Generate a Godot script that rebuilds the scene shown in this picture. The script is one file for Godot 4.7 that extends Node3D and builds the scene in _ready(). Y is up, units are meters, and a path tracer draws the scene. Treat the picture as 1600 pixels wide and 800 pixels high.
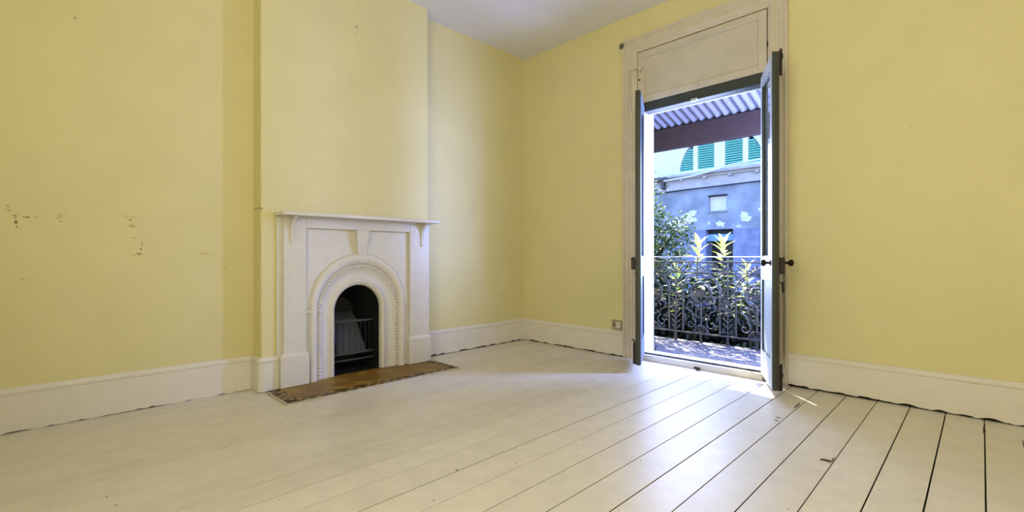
extends Node3D
# A yellow upstairs room: corner of two walls, fireplace on the left wall (x = 0), French doors to a balcony in the back wall (z = 0).

var names := {}
var rng := RandomNumberGenerator.new()
const H := 3.3
const ROOM_X := 5.4
const ROOM_Z := 5.6
var M := {}

# ---------------------------------------------------------------- helpers
func numbered(called: String) -> String:
	if not names.has(called):
		names[called] = 0
		return called
	names[called] += 1
	return "%s_%03d" % [called, names[called]]

func tag(o, label := "", category := "", group := "", kind := ""):
	if label: o.set_meta("label", label)
	if category: o.set_meta("category", category)
	if group: o.set_meta("group", group)
	if kind: o.set_meta("kind", kind)
	return o

func base(called: String, at := Vector3.ZERO, parent: Node = self) -> Node3D:
	var o := Node3D.new()
	o.name = numbered(called) if parent == self else called
	parent.add_child(o, true)
	o.position = at
	return o

func S() -> SurfaceTool:
	var st := SurfaceTool.new()
	st.begin(Mesh.PRIMITIVE_TRIANGLES)
	st.set_smooth_group(-1)
	return st

func done(st: SurfaceTool, mat: Material) -> ArrayMesh:
	st.generate_normals()
	st.set_material(mat)
	return st.commit()

func put(called: String, st: SurfaceTool, mat: Material, parent: Node = self, at := Vector3.ZERO) -> MeshInstance3D:
	return put_mesh(called, done(st, mat), parent, at)

func put_mesh(called: String, me: Mesh, parent: Node = self, at := Vector3.ZERO) -> MeshInstance3D:
	var o := MeshInstance3D.new()
	o.name = numbered(called) if parent == self else called
	o.mesh = me
	o.position = at
	o.cast_shadow = GeometryInstance3D.SHADOW_CASTING_SETTING_ON
	parent.add_child(o, true)
	return o

func tri(st: SurfaceTool, a: Vector3, b: Vector3, c: Vector3, away: Vector3):
	if (c - a).cross(b - a).dot((a + b + c) / 3.0 - away) < 0.0:
		var t := b; b = c; c = t
	st.add_vertex(a); st.add_vertex(b); st.add_vertex(c)

func quad(st: SurfaceTool, a: Vector3, b: Vector3, c: Vector3, d: Vector3, away: Vector3):
	tri(st, a, b, c, away)
	tri(st, a, c, d, away)

# a box between two corners, its edges chamfered by bev, placed by t
func box(st: SurfaceTool, lo: Vector3, hi: Vector3, bev := 0.0, t := Transform3D()):
	var c := (lo + hi) / 2.0
	var h := (hi - lo).abs() / 2.0
	var b: float = min(bev, min(h.x, min(h.y, h.z)) * 0.9)
	var away := t * c
	for ax in 3:
		for s in [-1.0, 1.0]:
			var p := []
			for k in [[-1, -1], [1, -1], [1, 1], [-1, 1]]:
				var v := Vector3.ZERO
				v[ax] = s * h[ax]
				v[(ax + 1) % 3] = k[0] * (h[(ax + 1) % 3] - b)
				v[(ax + 2) % 3] = k[1] * (h[(ax + 2) % 3] - b)
				p.append(t * (c + v))
			quad(st, p[0], p[1], p[2], p[3], away)
	if b <= 0.0:
		return
	for ax in 3:
		var u := (ax + 1) % 3
		var w := (ax + 2) % 3
		for su in [-1.0, 1.0]:
			for sw in [-1.0, 1.0]:
				var p := []
				for k in [[-1, 0], [1, 0], [1, 1], [-1, 1]]:
					var v := Vector3.ZERO
					v[ax] = k[0] * (h[ax] - b)
					v[u] = su * (h[u] - (b if k[1] == 1 else 0.0))
					v[w] = sw * (h[w] - (0.0 if k[1] == 1 else b))
					p.append(t * (c + v))
				quad(st, p[0], p[1], p[2], p[3], away)
	for sx in [-1.0, 1.0]:
		for sy in [-1.0, 1.0]:
			for sz in [-1.0, 1.0]:
				var k := Vector3(sx * h.x, sy * h.y, sz * h.z)
				tri(st, t * (c + k - Vector3(0, sy * b, sz * b)), t * (c + k - Vector3(sx * b, 0, sz * b)), t * (c + k - Vector3(sx * b, sy * b, 0)), away)

# closed or open 2D profile carried through rings of points; rings: Array of PackedVector3Array
func loft(st: SurfaceTool, rings: Array, closed := true, caps := true, flip := false):
	var n: int = rings[0].size()
	var m := n if closed else n - 1
	for r in rings.size() - 1:
		for i in m:
			var j := (i + 1) % n
			var a: Vector3 = rings[r][i]
			var b: Vector3 = rings[r][j]
			var c: Vector3 = rings[r + 1][j]
			var d: Vector3 = rings[r + 1][i]
			if flip:
				for v in [a, c, b, a, d, c]: st.add_vertex(v)
			else:
				for v in [a, b, c, a, c, d]: st.add_vertex(v)
	if closed and caps:
		for e in [0, rings.size() - 1]:
			var mid := Vector3.ZERO
			for v in rings[e]: mid += v
			mid /= n
			var nx: Vector3 = rings[1 if e == 0 else e - 1][0] - rings[e][0]
			for i in n:
				tri(st, rings[e][i], rings[e][(i + 1) % n], mid, mid + nx * 10.0)

func tube(st: SurfaceTool, pts: Array, r, sides := 6, caps := true, smooth := true):
	if smooth: st.set_smooth_group(0)
	var rings := []
	var up := Vector3.UP
	for i in pts.size():
		var d: Vector3 = (pts[min(i + 1, pts.size() - 1)] - pts[max(i - 1, 0)]).normalized()
		if abs(d.dot(up)) > 0.95: up = Vector3.RIGHT if abs(d.x) < 0.9 else Vector3.BACK
		var x := up.cross(d).normalized()
		var y := d.cross(x).normalized()
		up = y
		var rad: float = r[i] if r is Array else r
		var ring := PackedVector3Array()
		for k in sides:
			var a := TAU * k / sides
			ring.append(pts[i] + (x * cos(a) + y * sin(a)) * rad)
		rings.append(ring)
	loft(st, rings, true, false, false)
	st.set_smooth_group(-1)
	if caps:
		for e in [0, rings.size() - 1]:
			for k in sides:
				tri(st, rings[e][k], rings[e][(k + 1) % sides], pts[e], pts[1 if e == 0 else e - 1])

# profile of (radius, height) turned round the y axis of t
func lathe(st: SurfaceTool, prof: Array, t := Transform3D(), sides := 16):
	st.set_smooth_group(0)
	var rings := []
	for p in prof:
		var ring := PackedVector3Array()
		for k in sides:
			var a := TAU * k / sides
			ring.append(t * Vector3(cos(a) * p.x, p.y, sin(a) * p.x))
		rings.append(ring)
	loft(st, rings, true, false, true)
	st.set_smooth_group(-1)

# a flat polygon (in the plane of two axes) given thickness along a third
func prism(st: SurfaceTool, poly: PackedVector2Array, o: Vector3, ax: Vector3, ay: Vector3, depth: Vector3, smooth_sides := false):
	var idx := Geometry2D.triangulate_polygon(poly)
	var f := func(p: Vector2) -> Vector3: return o + ax * p.x + ay * p.y
	for i in range(0, idx.size(), 3):
		var a: Vector3 = f.call(poly[idx[i]])
		var b: Vector3 = f.call(poly[idx[i + 1]])
		var c: Vector3 = f.call(poly[idx[i + 2]])
		tri(st, a, b, c, a + depth)
		tri(st, a + depth, b + depth, c + depth, a)
	if smooth_sides: st.set_smooth_group(0)
	var area := 0.0
	for i in poly.size():
		area += poly[i].cross(poly[(i + 1) % poly.size()])
	var flip := (area > 0) == (ax.cross(ay).dot(depth) > 0)
	for i in poly.size():
		var a: Vector3 = f.call(poly[i])
		var b: Vector3 = f.call(poly[(i + 1) % poly.size()])
		var q := [a, b + depth, b, a, a + depth, b + depth] if flip else [a, b, b + depth, a, b + depth, a + depth]
		for v in q: st.add_vertex(v)
	st.set_smooth_group(-1)

func rect(x0: float, y0: float, x1: float, y1: float) -> PackedVector2Array:
	return PackedVector2Array([Vector2(x0, y0), Vector2(x1, y0), Vector2(x1, y1), Vector2(x0, y1)])

# ---------------------------------------------------------------- materials
func noise_tex(freq: float, lo: Color, hi: Color, sd := 1, octaves := 4, size := 512) -> NoiseTexture2D:
	var n := FastNoiseLite.new()
	n.noise_type = FastNoiseLite.TYPE_SIMPLEX_SMOOTH
	n.frequency = freq
	n.seed = sd
	n.fractal_octaves = octaves
	var t := NoiseTexture2D.new()
	t.width = size; t.height = size
	t.seamless = true
	t.noise = n
	var g := Gradient.new()
	g.set_color(0, lo); g.set_color(1, hi)
	t.color_ramp = g
	return t

func mat(c: Color, rough := 0.6, metal := 0.0) -> StandardMaterial3D:
	var m := StandardMaterial3D.new()
	m.albedo_color = c
	m.roughness = rough
	m.metallic = metal
	return m

# base colour broken up by a world-space noise, with a fine relief
func mottled(c: Color, rough: float, vary := 0.06, scale := 0.6, relief := 0.0, freq := 0.012, sd := 3) -> StandardMaterial3D:
	var m := mat(c, rough)
	m.albedo_texture = noise_tex(freq, Color(1 - vary, 1 - vary, 1 - vary), Color(1, 1, 1), sd)
	m.uv1_triplanar = true
	m.uv1_world_triplanar = true
	m.uv1_scale = Vector3.ONE * scale
	if relief > 0.0:
		m.heightmap_enabled = true
		m.heightmap_texture = noise_tex(0.03, Color.BLACK, Color.WHITE, sd + 1, 5)
		m.heightmap_scale = relief * 0.2
	return m

func blot(im: Image, x: float, y: float, w: float, h: float, c: Color, sd: int, cut := 0.15):
	# an irregular stain, w by h pixels
	var n := FastNoiseLite.new()
	n.seed = sd; n.frequency = 0.12; n.fractal_octaves = 3
	for j in range(int(y - h), int(y + h) + 1):
		for i in range(int(x - w), int(x + w) + 1):
			if i < 0 or j < 0 or i >= im.get_width() or j >= im.get_height(): continue
			var d := Vector2((i - x) / w, (j - y) / h).length()
			var v := n.get_noise_2d(i, j) * 1.2 + 0.75 - d
			if v > cut:
				var old := im.get_pixel(i, j)
				var a: float = clamp((v - cut) * 3.0, 0.0, 1.0) * c.a
				if a > old.a: im.set_pixel(i, j, Color(c.r, c.g, c.b, a))

func wall_marks(w: int, h: int, span: float, list: Array) -> ImageTexture:
	var im := Image.create(w, h, false, Image.FORMAT_RGBA8)
	im.fill(Color(0.6, 0.5, 0.25, 0.0))
	var k := 0
	for m in list:   # [along, up, half width, half height (m), colour]
		k += 1
		blot(im, m[0] / span * w, (1.0 - m[1] / H) * h, max(1.2, m[2] / span * w), max(1.2, m[3] / H * h), m[4], k)
	return ImageTexture.create_from_image(im)

func make_materials():
	var yellow := Color(0.870, 0.835, 0.62)
	M.wall = mottled(yellow, 0.62, 0.025, 0.35, 0.12, 0.010, 5)
	M.wall_a = mottled(yellow, 0.62, 0.025, 0.35, 0.12, 0.010, 5)
	M.wall_b = mottled(yellow, 0.62, 0.025, 0.35, 0.12, 0.010, 5)
	var tan := Color(0.62, 0.50, 0.22, 0.7)
	var brown := Color(0.38, 0.28, 0.12, 0.85)
	var pale := Color(0.74, 0.66, 0.38, 0.5)
	M.wall_a.detail_enabled = true
	M.wall_a.detail_uv_layer = BaseMaterial3D.DETAIL_UV_2
	M.wall_a.detail_albedo = wall_marks(2048, 1206, ROOM_Z, [
		[4.15, 1.265, 0.022, 0.008, tan], [4.145, 1.24, 0.03, 0.007, tan], [4.12, 1.21, 0.018, 0.01, tan], [4.075, 1.205, 0.03, 0.007, brown], [4.118, 1.18, 0.008, 0.03, brown],
		[4.115, 1.145, 0.006, 0.012, brown], [4.04, 1.21, 0.02, 0.006, tan], [3.94, 1.22, 0.03, 0.03, pale], [3.93, 1.19, 0.02, 0.006, tan], [4.09, 0.857, 0.014, 0.005, tan],
		[3.63, 1.235, 0.035, 0.012, pale], [3.62, 1.215, 0.02, 0.01, tan], [3.615, 1.18, 0.03, 0.016, tan], [3.60, 1.172, 0.012, 0.007, brown], [3.60, 1.10, 0.015, 0.008, tan],
		[3.565, 1.03, 0.006, 0.03, brown], [3.56, 1.06, 0.008, 0.02, tan], [3.575, 1.0, 0.01, 0.008, brown], [3.60, 0.99, 0.03, 0.008, pale], [3.57, 0.995, 0.02, 0.006, tan],
		[3.06, 0.915, 0.008, 0.006, brown], [3.874, 2.41, 0.008, 0.006, brown], [4.09, 2.62, 0.01, 0.006, tan], [3.09, 0.9, 0.02, 0.02, pale], [3.22, 1.0, 0.06, 0.02, pale],
		[2.185, 2.90, 0.014, 0.013, brown], [2.172, 2.885, 0.014, 0.018, brown], [2.178, 2.825, 0.008, 0.012, brown], [2.52, 1.72, 0.008, 0.007, brown], [2.9, 1.33, 0.02, 0.01, brown],
		[0.16, 0.58, 0.05, 0.02, pale], [0.02, 0.6, 0.04, 0.03, pale], [0.4, 0.55, 0.03, 0.02, pale]])
	M.wall_b.detail_enabled = true
	M.wall_b.detail_uv_layer = BaseMaterial3D.DETAIL_UV_2
	M.wall_b.detail_albedo = wall_marks(2048, 1252, ROOM_X, [
		[3.49, 1.83, 0.01, 0.012, pale], [0.15, 0.55, 0.04, 0.02, pale]])
	M.ceiling = mottled(Color(0.90, 0.895, 0.90), 0.8, 0.03, 0.3, 0.05)
	M.white = mottled(Color(0.89, 0.87, 0.82), 0.42, 0.03, 0.8, 0.05, 0.014, 11)
	M.fire_white = mottled(Color(0.86, 0.84, 0.79), 0.4, 0.035, 1.2, 0.08, 0.014, 12)
	M.trim = mottled(Color(0.84, 0.80, 0.72), 0.42, 0.06, 1.2, 0.06, 0.014, 14)
	M.transom = mottled(Color(0.80, 0.77, 0.70), 0.5, 0.05, 0.8, 0.0, 0.01, 15)
	M.board = mottled(Color(0.88, 0.855, 0.805), 0.37, 0.05, 1.1, 0.06, 0.01, 21)
	M.board2 = mottled(Color(0.865, 0.84, 0.79), 0.40, 0.06, 1.0, 0.06, 0.012, 22)
	M.board3 = mottled(Color(0.89, 0.865, 0.815), 0.35, 0.05, 1.2, 0.06, 0.012, 23)
	M.bare_wood = mat(Color(0.24, 0.19, 0.13), 0.9)
	M.gap = mat(Color(0.10, 0.08, 0.06), 0.9)
	M.green = mottled(Color(0.22, 0.255, 0.225), 0.45, 0.15, 2.0, 0.05, 0.02, 31)
	M.edge = mottled(Color(0.23, 0.20, 0.16), 0.5, 0.2, 2.0, 0.05, 0.02, 32)
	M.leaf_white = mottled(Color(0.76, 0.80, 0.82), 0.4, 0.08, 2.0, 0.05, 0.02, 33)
	M.leaf_dimmed = mottled(Color(0.40, 0.45, 0.48), 0.45, 0.12, 2.0, 0.05, 0.02, 34)  # door leaf white darkened in the colour to offset the bright fill light
	M.iron = mottled(Color(0.13, 0.13, 0.135), 0.55, 0.3, 4.0, 0.1, 0.03, 41)
	M.iron_grey = mottled(Color(0.30, 0.30, 0.31), 0.6, 0.3, 4.0, 0.1, 0.03, 42)
	M.bronze = mat(Color(0.16, 0.11, 0.06), 0.35, 0.7)
	M.dark_metal = mat(Color(0.13, 0.11, 0.08), 0.5, 0.3)
	M.steel = mat(Color(0.5, 0.48, 0.45), 0.4, 0.8)
	M.glass = mat(Color(0.85, 0.92, 0.95, 0.16), 0.03)  # whitish haze put into the glass colour, standing in for sky reflection
	M.glass.transparency = BaseMaterial3D.TRANSPARENCY_ALPHA
	M.socket = mat(Color(0.66, 0.60, 0.48), 0.4)
	M.socket_dark = mat(Color(0.30, 0.26, 0.2), 0.5)
	M.hearth_edge = mottled(Color(0.80, 0.76, 0.68), 0.5, 0.2, 4.0)
	M.grout = mat(Color(0.16, 0.11, 0.06), 0.9)
	M.tiles = []
	for c in [Color(0.61, 0.47, 0.17), Color(0.57, 0.43, 0.16), Color(0.66, 0.53, 0.20), Color(0.60, 0.42, 0.16), Color(0.54, 0.42, 0.15)]:
		M.tiles.append(mottled(c, 0.45, 0.2, 3.0, 0.0, 0.02, 51))
	M.tile_dark = mottled(Color(0.33, 0.24, 0.10), 0.45, 0.2, 3.0, 0.0, 0.02, 52)
	M.tile_light = mottled(Color(0.66, 0.55, 0.32), 0.45, 0.2, 3.0, 0.0, 0.02, 53)
	# outside
	M.balcony = mottled(Color(0.25, 0.24, 0.265), 0.7, 0.25, 1.4, 0.1, 0.02, 61)
	M.render = mottled(Color(0.78, 0.76, 0.74), 0.8, 0.1, 0.8)
	M.tin = mottled(Color(0.40, 0.39, 0.42), 0.45, 0.15, 1.4, 0.0, 0.02, 62)
	M.beam = mottled(Color(0.20, 0.125, 0.105), 0.7, 0.2, 1.5, 0.05, 0.02, 63)
	M.lace = mottled(Color(0.17, 0.165, 0.17), 0.4, 0.25, 4.0, 0.0, 0.03, 64)
	M.handrail = mottled(Color(0.62, 0.61, 0.62), 0.4, 0.1, 2.0)  # balustrade paint lightened; the sunlit highlight is put into the colour
	M.facade = mottled(Color(0.58, 0.62, 0.67), 0.85, 0.28, 0.22, 0.2, 0.012, 65)
	M.facade_pale = mottled(Color(0.70, 0.70, 0.70), 0.85, 0.15, 0.5, 0.2, 0.012, 66)
	M.facade_white = mottled(Color(0.82, 0.81, 0.80), 0.7, 0.08, 0.5, 0.0, 0.012, 67)
	M.facade_low = mottled(Color(0.50, 0.53, 0.65), 0.85, 0.22, 0.5, 0.2, 0.012, 69)
	M.peel = mottled(Color(0.80, 0.80, 0.80), 0.9, 0.1, 1.0)
	M.shutter = mottled(Color(0.40, 0.70, 0.60), 0.6, 0.12, 1.0, 0.0, 0.02, 68)
	M.void = mat(Color(0.03, 0.03, 0.035), 0.5)
	M.blue = mottled(Color(0.40, 0.56, 0.66), 0.7, 0.1, 1.0)
	M.cable = mat(Color(0.06, 0.07, 0.10), 0.7)
	M.pipe = mat(Color(0.78, 0.80, 0.84), 0.5)
	M.street = mottled(Color(0.30, 0.30, 0.31), 0.9, 0.2, 0.3)
	M.soil = mottled(Color(0.16, 0.15, 0.10), 0.95, 0.4, 0.8)
	M.bark = mottled(Color(0.26, 0.22, 0.17), 0.9, 0.4, 3.0, 0.4)
	M.foliage = mat(Color(0.75, 0.72, 0.70), 0.6)
	M.foliage.metallic_specular = 0.3
	M.foliage.vertex_color_use_as_albedo = true
	M.foliage.backlight_enabled = true
	M.foliage.backlight = Color(0.5, 0.62, 0.25)
	M.foliage.cull_mode = BaseMaterial3D.CULL_DISABLED
	M.leaf_lit = mat(Color(0.66, 0.70, 0.40), 0.45)  # leaf green paled, with the sunlight put into the colour
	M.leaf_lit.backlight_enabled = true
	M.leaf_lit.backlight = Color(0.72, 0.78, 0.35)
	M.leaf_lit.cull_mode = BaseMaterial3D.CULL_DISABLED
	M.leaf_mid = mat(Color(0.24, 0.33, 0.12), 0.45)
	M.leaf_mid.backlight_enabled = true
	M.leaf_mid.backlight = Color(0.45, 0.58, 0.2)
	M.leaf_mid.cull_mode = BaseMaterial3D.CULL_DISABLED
	M.litter = mat(Color(0.22, 0.15, 0.09), 0.8)
	M.blind = mat(Color(0.9, 0.88, 0.82), 0.8)
	M.blind.emission_enabled = true
	M.blind.emission = Color(1.0, 0.95, 0.85)
	M.blind.emission_energy_multiplier = 0.6  # added glow to go with the window fill light

# ---------------------------------------------------------------- camera, sky, sun, lights
func set_up():
	var cam := Camera3D.new()
	cam.name = "camera"
	cam.fov = rad_to_deg(2.0 * atan(400.0 / 728.6))
	cam.near = 0.05
	cam.far = 300.0
	cam.position = Vector3(3.8165, 0.982, 3.987)
	cam.rotation_degrees = Vector3(0.02, 45.205, -0.02)
	add_child(cam)
	cam.current = true
	var sky := ProceduralSkyMaterial.new()
	sky.sky_top_color = Color(0.42, 0.60, 0.95)
	sky.sky_horizon_color = Color(0.80, 0.89, 1.0)
	sky.sky_curve = 0.2
	sky.ground_horizon_color = Color(0.5, 0.52, 0.56)
	sky.ground_bottom_color = Color(0.3, 0.3, 0.32)
	var env := Environment.new()
	env.background_mode = Environment.BG_SKY
	env.sky = Sky.new()
	env.sky.sky_material = sky
	env.tonemap_mode = Environment.TONE_MAPPER_LINEAR
	env.background_energy_multiplier = 6.0
	env.tonemap_exposure = 1.05
	env.sdfgi_enabled = true
	env.ssao_enabled = true
	env.ssil_enabled = true
	var we := WorldEnvironment.new()
	we.name = "world_environment"
	we.environment = env
	add_child(we)
	var sun := DirectionalLight3D.new()
	sun.name = "sun"
	var el := deg_to_rad(42.5)
	sun.basis = Basis.looking_at(Vector3(0.72 * cos(el), -sin(el), 0.70 * cos(el)))
	sun.light_energy = 13.0
	sun.light_color = Color(1.0, 0.97, 0.90)
	sun.light_angular_distance = 0.5
	sun.shadow_enabled = true
	sun.sky_mode = DirectionalLight3D.SKY_MODE_LIGHT_ONLY
	add_child(sun)
	# added unseen area light standing in for open sky at the balcony's far end
	var day := AreaLight3D.new()
	day.name = "balcony_fill"
	day.area_size = Vector2(1.0, 1.3)
	day.light_energy = 46.0
	day.light_color = Color(0.58, 0.66, 1.0)
	day.area_range = 14.0
	day.shadow_enabled = true
	day.position = Vector3(3.20, 1.58, -0.78)
	day.basis = Basis.looking_at(Vector3(-1.0, -0.02, -0.02))
	add_child(day)
	# second added area light, in for the street sky, to brighten the floor
	var front := AreaLight3D.new()
	front.name = "street_fill"
	front.area_size = Vector2(1.1, 1.5)
	front.light_energy = 5.5
	front.light_color = Color(0.74, 0.80, 1.0)
	front.area_range = 14.0
	front.shadow_enabled = true
	front.position = Vector3(1.35, 1.40, -1.0)
	front.basis = Basis.looking_at(Vector3(0.42, -0.22, 0.85))
	add_child(front)
	# added fill lights at the two added windows behind the camera
	for w in [[Vector3(3.4, 1.75, ROOM_Z - 0.42), 0.0, 7.2], [Vector3(ROOM_X - 0.42, 1.75, 2.6), PI / 2, 1.0]]:
		var a := AreaLight3D.new()
		a.name = "window_fill"
		a.area_size = Vector2(1.3, 2.0)
		a.light_energy = w[2]
		a.light_color = Color(1.0, 0.975, 0.865)
		for key in ["area_range", "omni_range"]:
			if key in a: a.set(key, 14.0)
		a.shadow_enabled = true
		a.position = w[0]
		a.rotation = Vector3(deg_to_rad(22.0), w[1], 0)
		add_child(a, true)

# ---------------------------------------------------------------- the room
func uv2_box(st: SurfaceTool, lo: Vector3, hi: Vector3, along: int, span: float):
	var c := (lo + hi) / 2.0
	var v := func(k: int) -> Vector3: return Vector3(hi.x if k & 1 else lo.x, hi.y if k & 2 else lo.y, hi.z if k & 4 else lo.z)
	for f in [[0, 1, 3, 2], [4, 5, 7, 6], [0, 1, 5, 4], [2, 3, 7, 6], [0, 2, 6, 4], [1, 3, 7, 5]]:
		var p := []
		for k in f: p.append(v.call(k))
		for t in [[0, 1, 2], [0, 2, 3]]:
			var q := [p[t[0]], p[t[1]], p[t[2]]]
			if (q[2] - q[0]).cross(q[1] - q[0]).dot((q[0] + q[1] + q[2]) / 3.0 - c) < 0.0: q = [q[0], q[2], q[1]]
			for w in q:
				st.set_uv2(Vector2(w[along] / span, 1.0 - w.y / H))
				st.add_vertex(w)

func room():
	# floor: separate painted boards on a dark sub-floor
	var fl := base("floor")
	tag(fl, "white painted floor of long boards with thin dark gaps between them", "", "", "structure")
	var sf := S(); box(sf, Vector3(-0.7, -0.3, -0.22), Vector3(ROOM_X + 0.3, -0.024, ROOM_Z + 0.3)); put("subfloor", sf, M.gap, fl)
	var seams := []
	for k in 40:
		var x: float = 2.4665 + 0.1702 * (k - 15)
		if x > -0.1 and x < ROOM_X + 0.1: seams.append(x)
	rng.seed = 7
	for i in seams.size() - 1:
		var gap: float = 0.0055 if seams[i + 1] > 2.9 else (0.0045 if seams[i + 1] > 1.7 else (0.0030 if seams[i + 1] > 1.2 else 0.0008))
		gap *= rng.randf_range(0.75, 1.25)
		var st := S()
		var drop := rng.randf_range(-0.0012, 0.0)
		var x0: float = max(seams[i], 0.0) + gap / 2
		var x1: float = min(seams[i + 1], ROOM_X) - gap / 2
		box(st, Vector3(x0, drop - 0.003, 0.0), Vector3(x1, drop, ROOM_Z), 0.0008)   # the paint on top
		var bm := done(st, [M.board, M.board2, M.board3][rng.randi() % 3])
		st = S(); box(st, Vector3(x0 + 0.0003, -0.024, 0.0), Vector3(x1 - 0.0003, drop - 0.0028, ROOM_Z))   # bare timber below
		st.generate_normals(); st.set_material(M.bare_wood)
		put_mesh("board", st.commit(bm), fl)
	# nail heads in rows over the joists: far too many small dots to pick apart
	var nm := S(); lathe(nm, [Vector2(0.0, 0.0006), Vector2(0.0028, 0.0006), Vector2(0.0034, 0.0)], Transform3D(), 7)
	var spots := []
	for i in seams.size() - 1:
		for j in 12:
			for s in [0.03, 0.14]:
				if rng.randf() < 0.45: continue
				var p := Vector3(seams[i] + s + rng.randf_range(-0.01, 0.01), 0.0, 0.12 + j * 0.46 + rng.randf_range(-0.02, 0.02))
				if p.x < 0.65 and p.z > 1.4 and p.z < 2.9: continue
				if p.x < 0.03 or p.x > ROOM_X - 0.03: continue
				spots.append(p)
	var mm := MultiMesh.new()
	mm.transform_format = MultiMesh.TRANSFORM_3D
	mm.mesh = done(nm, mat(Color(0.33, 0.29, 0.25), 0.7))
	mm.instance_count = spots.size()
	for i in spots.size(): mm.set_instance_transform(i, Transform3D(Basis().scaled(Vector3.ONE * rng.randf_range(0.6, 1.2)), spots[i]))
	var mi := MultiMeshInstance3D.new(); mi.name = "nail_head"; mi.multimesh = mm; mi.set_meta("kind", "stuff"); fl.add_child(mi, true)
	# splits and chips beside the seams
	for c in [[2.962, 0.50, 0.010, 0.15], [3.31, 1.30, 0.006, 0.05], [2.945, 0.84, 0.030, 0.012], [2.95, 0.90, 0.022, 0.010], [3.826, 0.25, 0.012, 0.18], [3.97, 0.45, 0.006, 0.3], [2.12, 2.66, 0.01, 0.012]]:
		var st := S()
		prism(st, PackedVector2Array([Vector2(-0.3, -0.5), Vector2(0.3, -0.45), Vector2(0.5, 0.1), Vector2(0.1, 0.5), Vector2(-0.4, 0.3)]), Vector3(c[0], 0.0002, c[1]), Vector3(c[2], 0, 0), Vector3(0, 0, c[3]), Vector3(0, 0.0007, 0))
		put("split", st, M.litter, fl)

	# left wall, either side of the chimney breast
	var st := S()
	uv2_box(st, Vector3(-0.3, -0.3, -0.22), Vector3(0, H, 1.475), 2, ROOM_Z)
	uv2_box(st, Vector3(-0.3, -0.3, 2.895), Vector3(0, H, ROOM_Z + 0.3), 2, ROOM_Z)
	tag(put("wall_left", st, M.wall_a), "yellow painted wall on the left with scuffs and small brown stains", "", "", "structure")
	st = S()
	breast_piece(st, 1.465, 2.905, 1.06, H, [true, true])
	breast_piece(st, 2.60, 2.905, -0.02, 1.06, [false, true])
	breast_piece(st, 1.465, 1.69, -0.02, 1.06, [true, false])
	uv2_box(st, Vector3(-0.6, -0.02, 1.60), Vector3(-0.42, 1.2, 2.70), 2, ROOM_Z)
	tag(put("wall_chimney_breast", st, M.wall_a), "yellow chimney breast standing forward of the left wall above the fireplace", "", "", "structure")
	# back wall with the door opening
	st = S()
	uv2_box(st, Vector3(-0.3, -0.3, -0.22), Vector3(1.50, H, 0), 0, ROOM_X)
	uv2_box(st, Vector3(2.64, -0.3, -0.22), Vector3(ROOM_X + 0.3, H, 0), 0, ROOM_X)
	uv2_box(st, Vector3(1.50, 2.925, -0.22), Vector3(2.64, H, 0), 0, ROOM_X)
	tag(put("wall_back", st, M.wall_b), "yellow painted wall with the open French doors in it", "", "", "structure")
	# right and front walls, behind the camera, each with a window added to carry the fill light
	st = S()
	box(st, Vector3(ROOM_X, -0.3, -0.22), Vector3(ROOM_X + 0.25, H, 1.9))
	box(st, Vector3(ROOM_X, -0.3, 3.3), Vector3(ROOM_X + 0.25, H, ROOM_Z + 0.3))
	box(st, Vector3(ROOM_X, -0.3, 1.9), Vector3(ROOM_X + 0.25, 0.7, 3.3))
	box(st, Vector3(ROOM_X, 2.8, 1.9), Vector3(ROOM_X + 0.25, H, 3.3))
	tag(put("wall_right", st, M.wall), "yellow wall on the right behind the camera", "", "", "structure")
	st = S()
	box(st, Vector3(-0.3, -0.3, ROOM_Z), Vector3(2.7, H, ROOM_Z + 0.25))
	box(st, Vector3(4.1, -0.3, ROOM_Z), Vector3(ROOM_X + 0.3, H, ROOM_Z + 0.25))
	box(st, Vector3(2.7, -0.3, ROOM_Z), Vector3(4.1, 0.7, ROOM_Z + 0.25))
	box(st, Vector3(2.7, 2.8, ROOM_Z), Vector3(4.1, H, ROOM_Z + 0.25))
	tag(put("wall_front", st, M.wall), "yellow wall behind the camera opposite the French doors", "", "", "structure")
	for k in 2:
		var w := base("window_%d" % (k + 1), Vector3(3.4, 1.75, ROOM_Z + 0.06) if k == 0 else Vector3(ROOM_X + 0.06, 1.75, 2.6))
		w.rotation.y = 0.0 if k == 0 else PI / 2
		tag(w, "added white framed window with a glowing blind for the room fill, %s" % ["in the front wall", "in the right wall"][k], "", "", "structure")
		var f := S()
		box(f, Vector3(-0.70, -1.05, 0), Vector3(-0.64, 1.05, 0.08), 0.005); box(f, Vector3(0.64, -1.05, 0), Vector3(0.70, 1.05, 0.08), 0.005)
		box(f, Vector3(-0.64, 0.98, 0), Vector3(0.64, 1.05, 0.08), 0.005); box(f, Vector3(-0.64, -1.05, 0), Vector3(0.64, -0.98, 0.08), 0.005)
		put("frame", f, M.white, w)
		var b := S(); box(b, Vector3(-0.64, -0.98, 0.01), Vector3(0.64, 0.98, 0.02)); put("blind", b, M.blind, w)
	st = S(); box(st, Vector3(-0.6, H, -0.22), Vector3(ROOM_X + 0.3, H + 0.25, ROOM_Z + 0.3))
	tag(put("ceiling", st, M.ceiling), "plain white painted ceiling", "", "", "structure")

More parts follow.
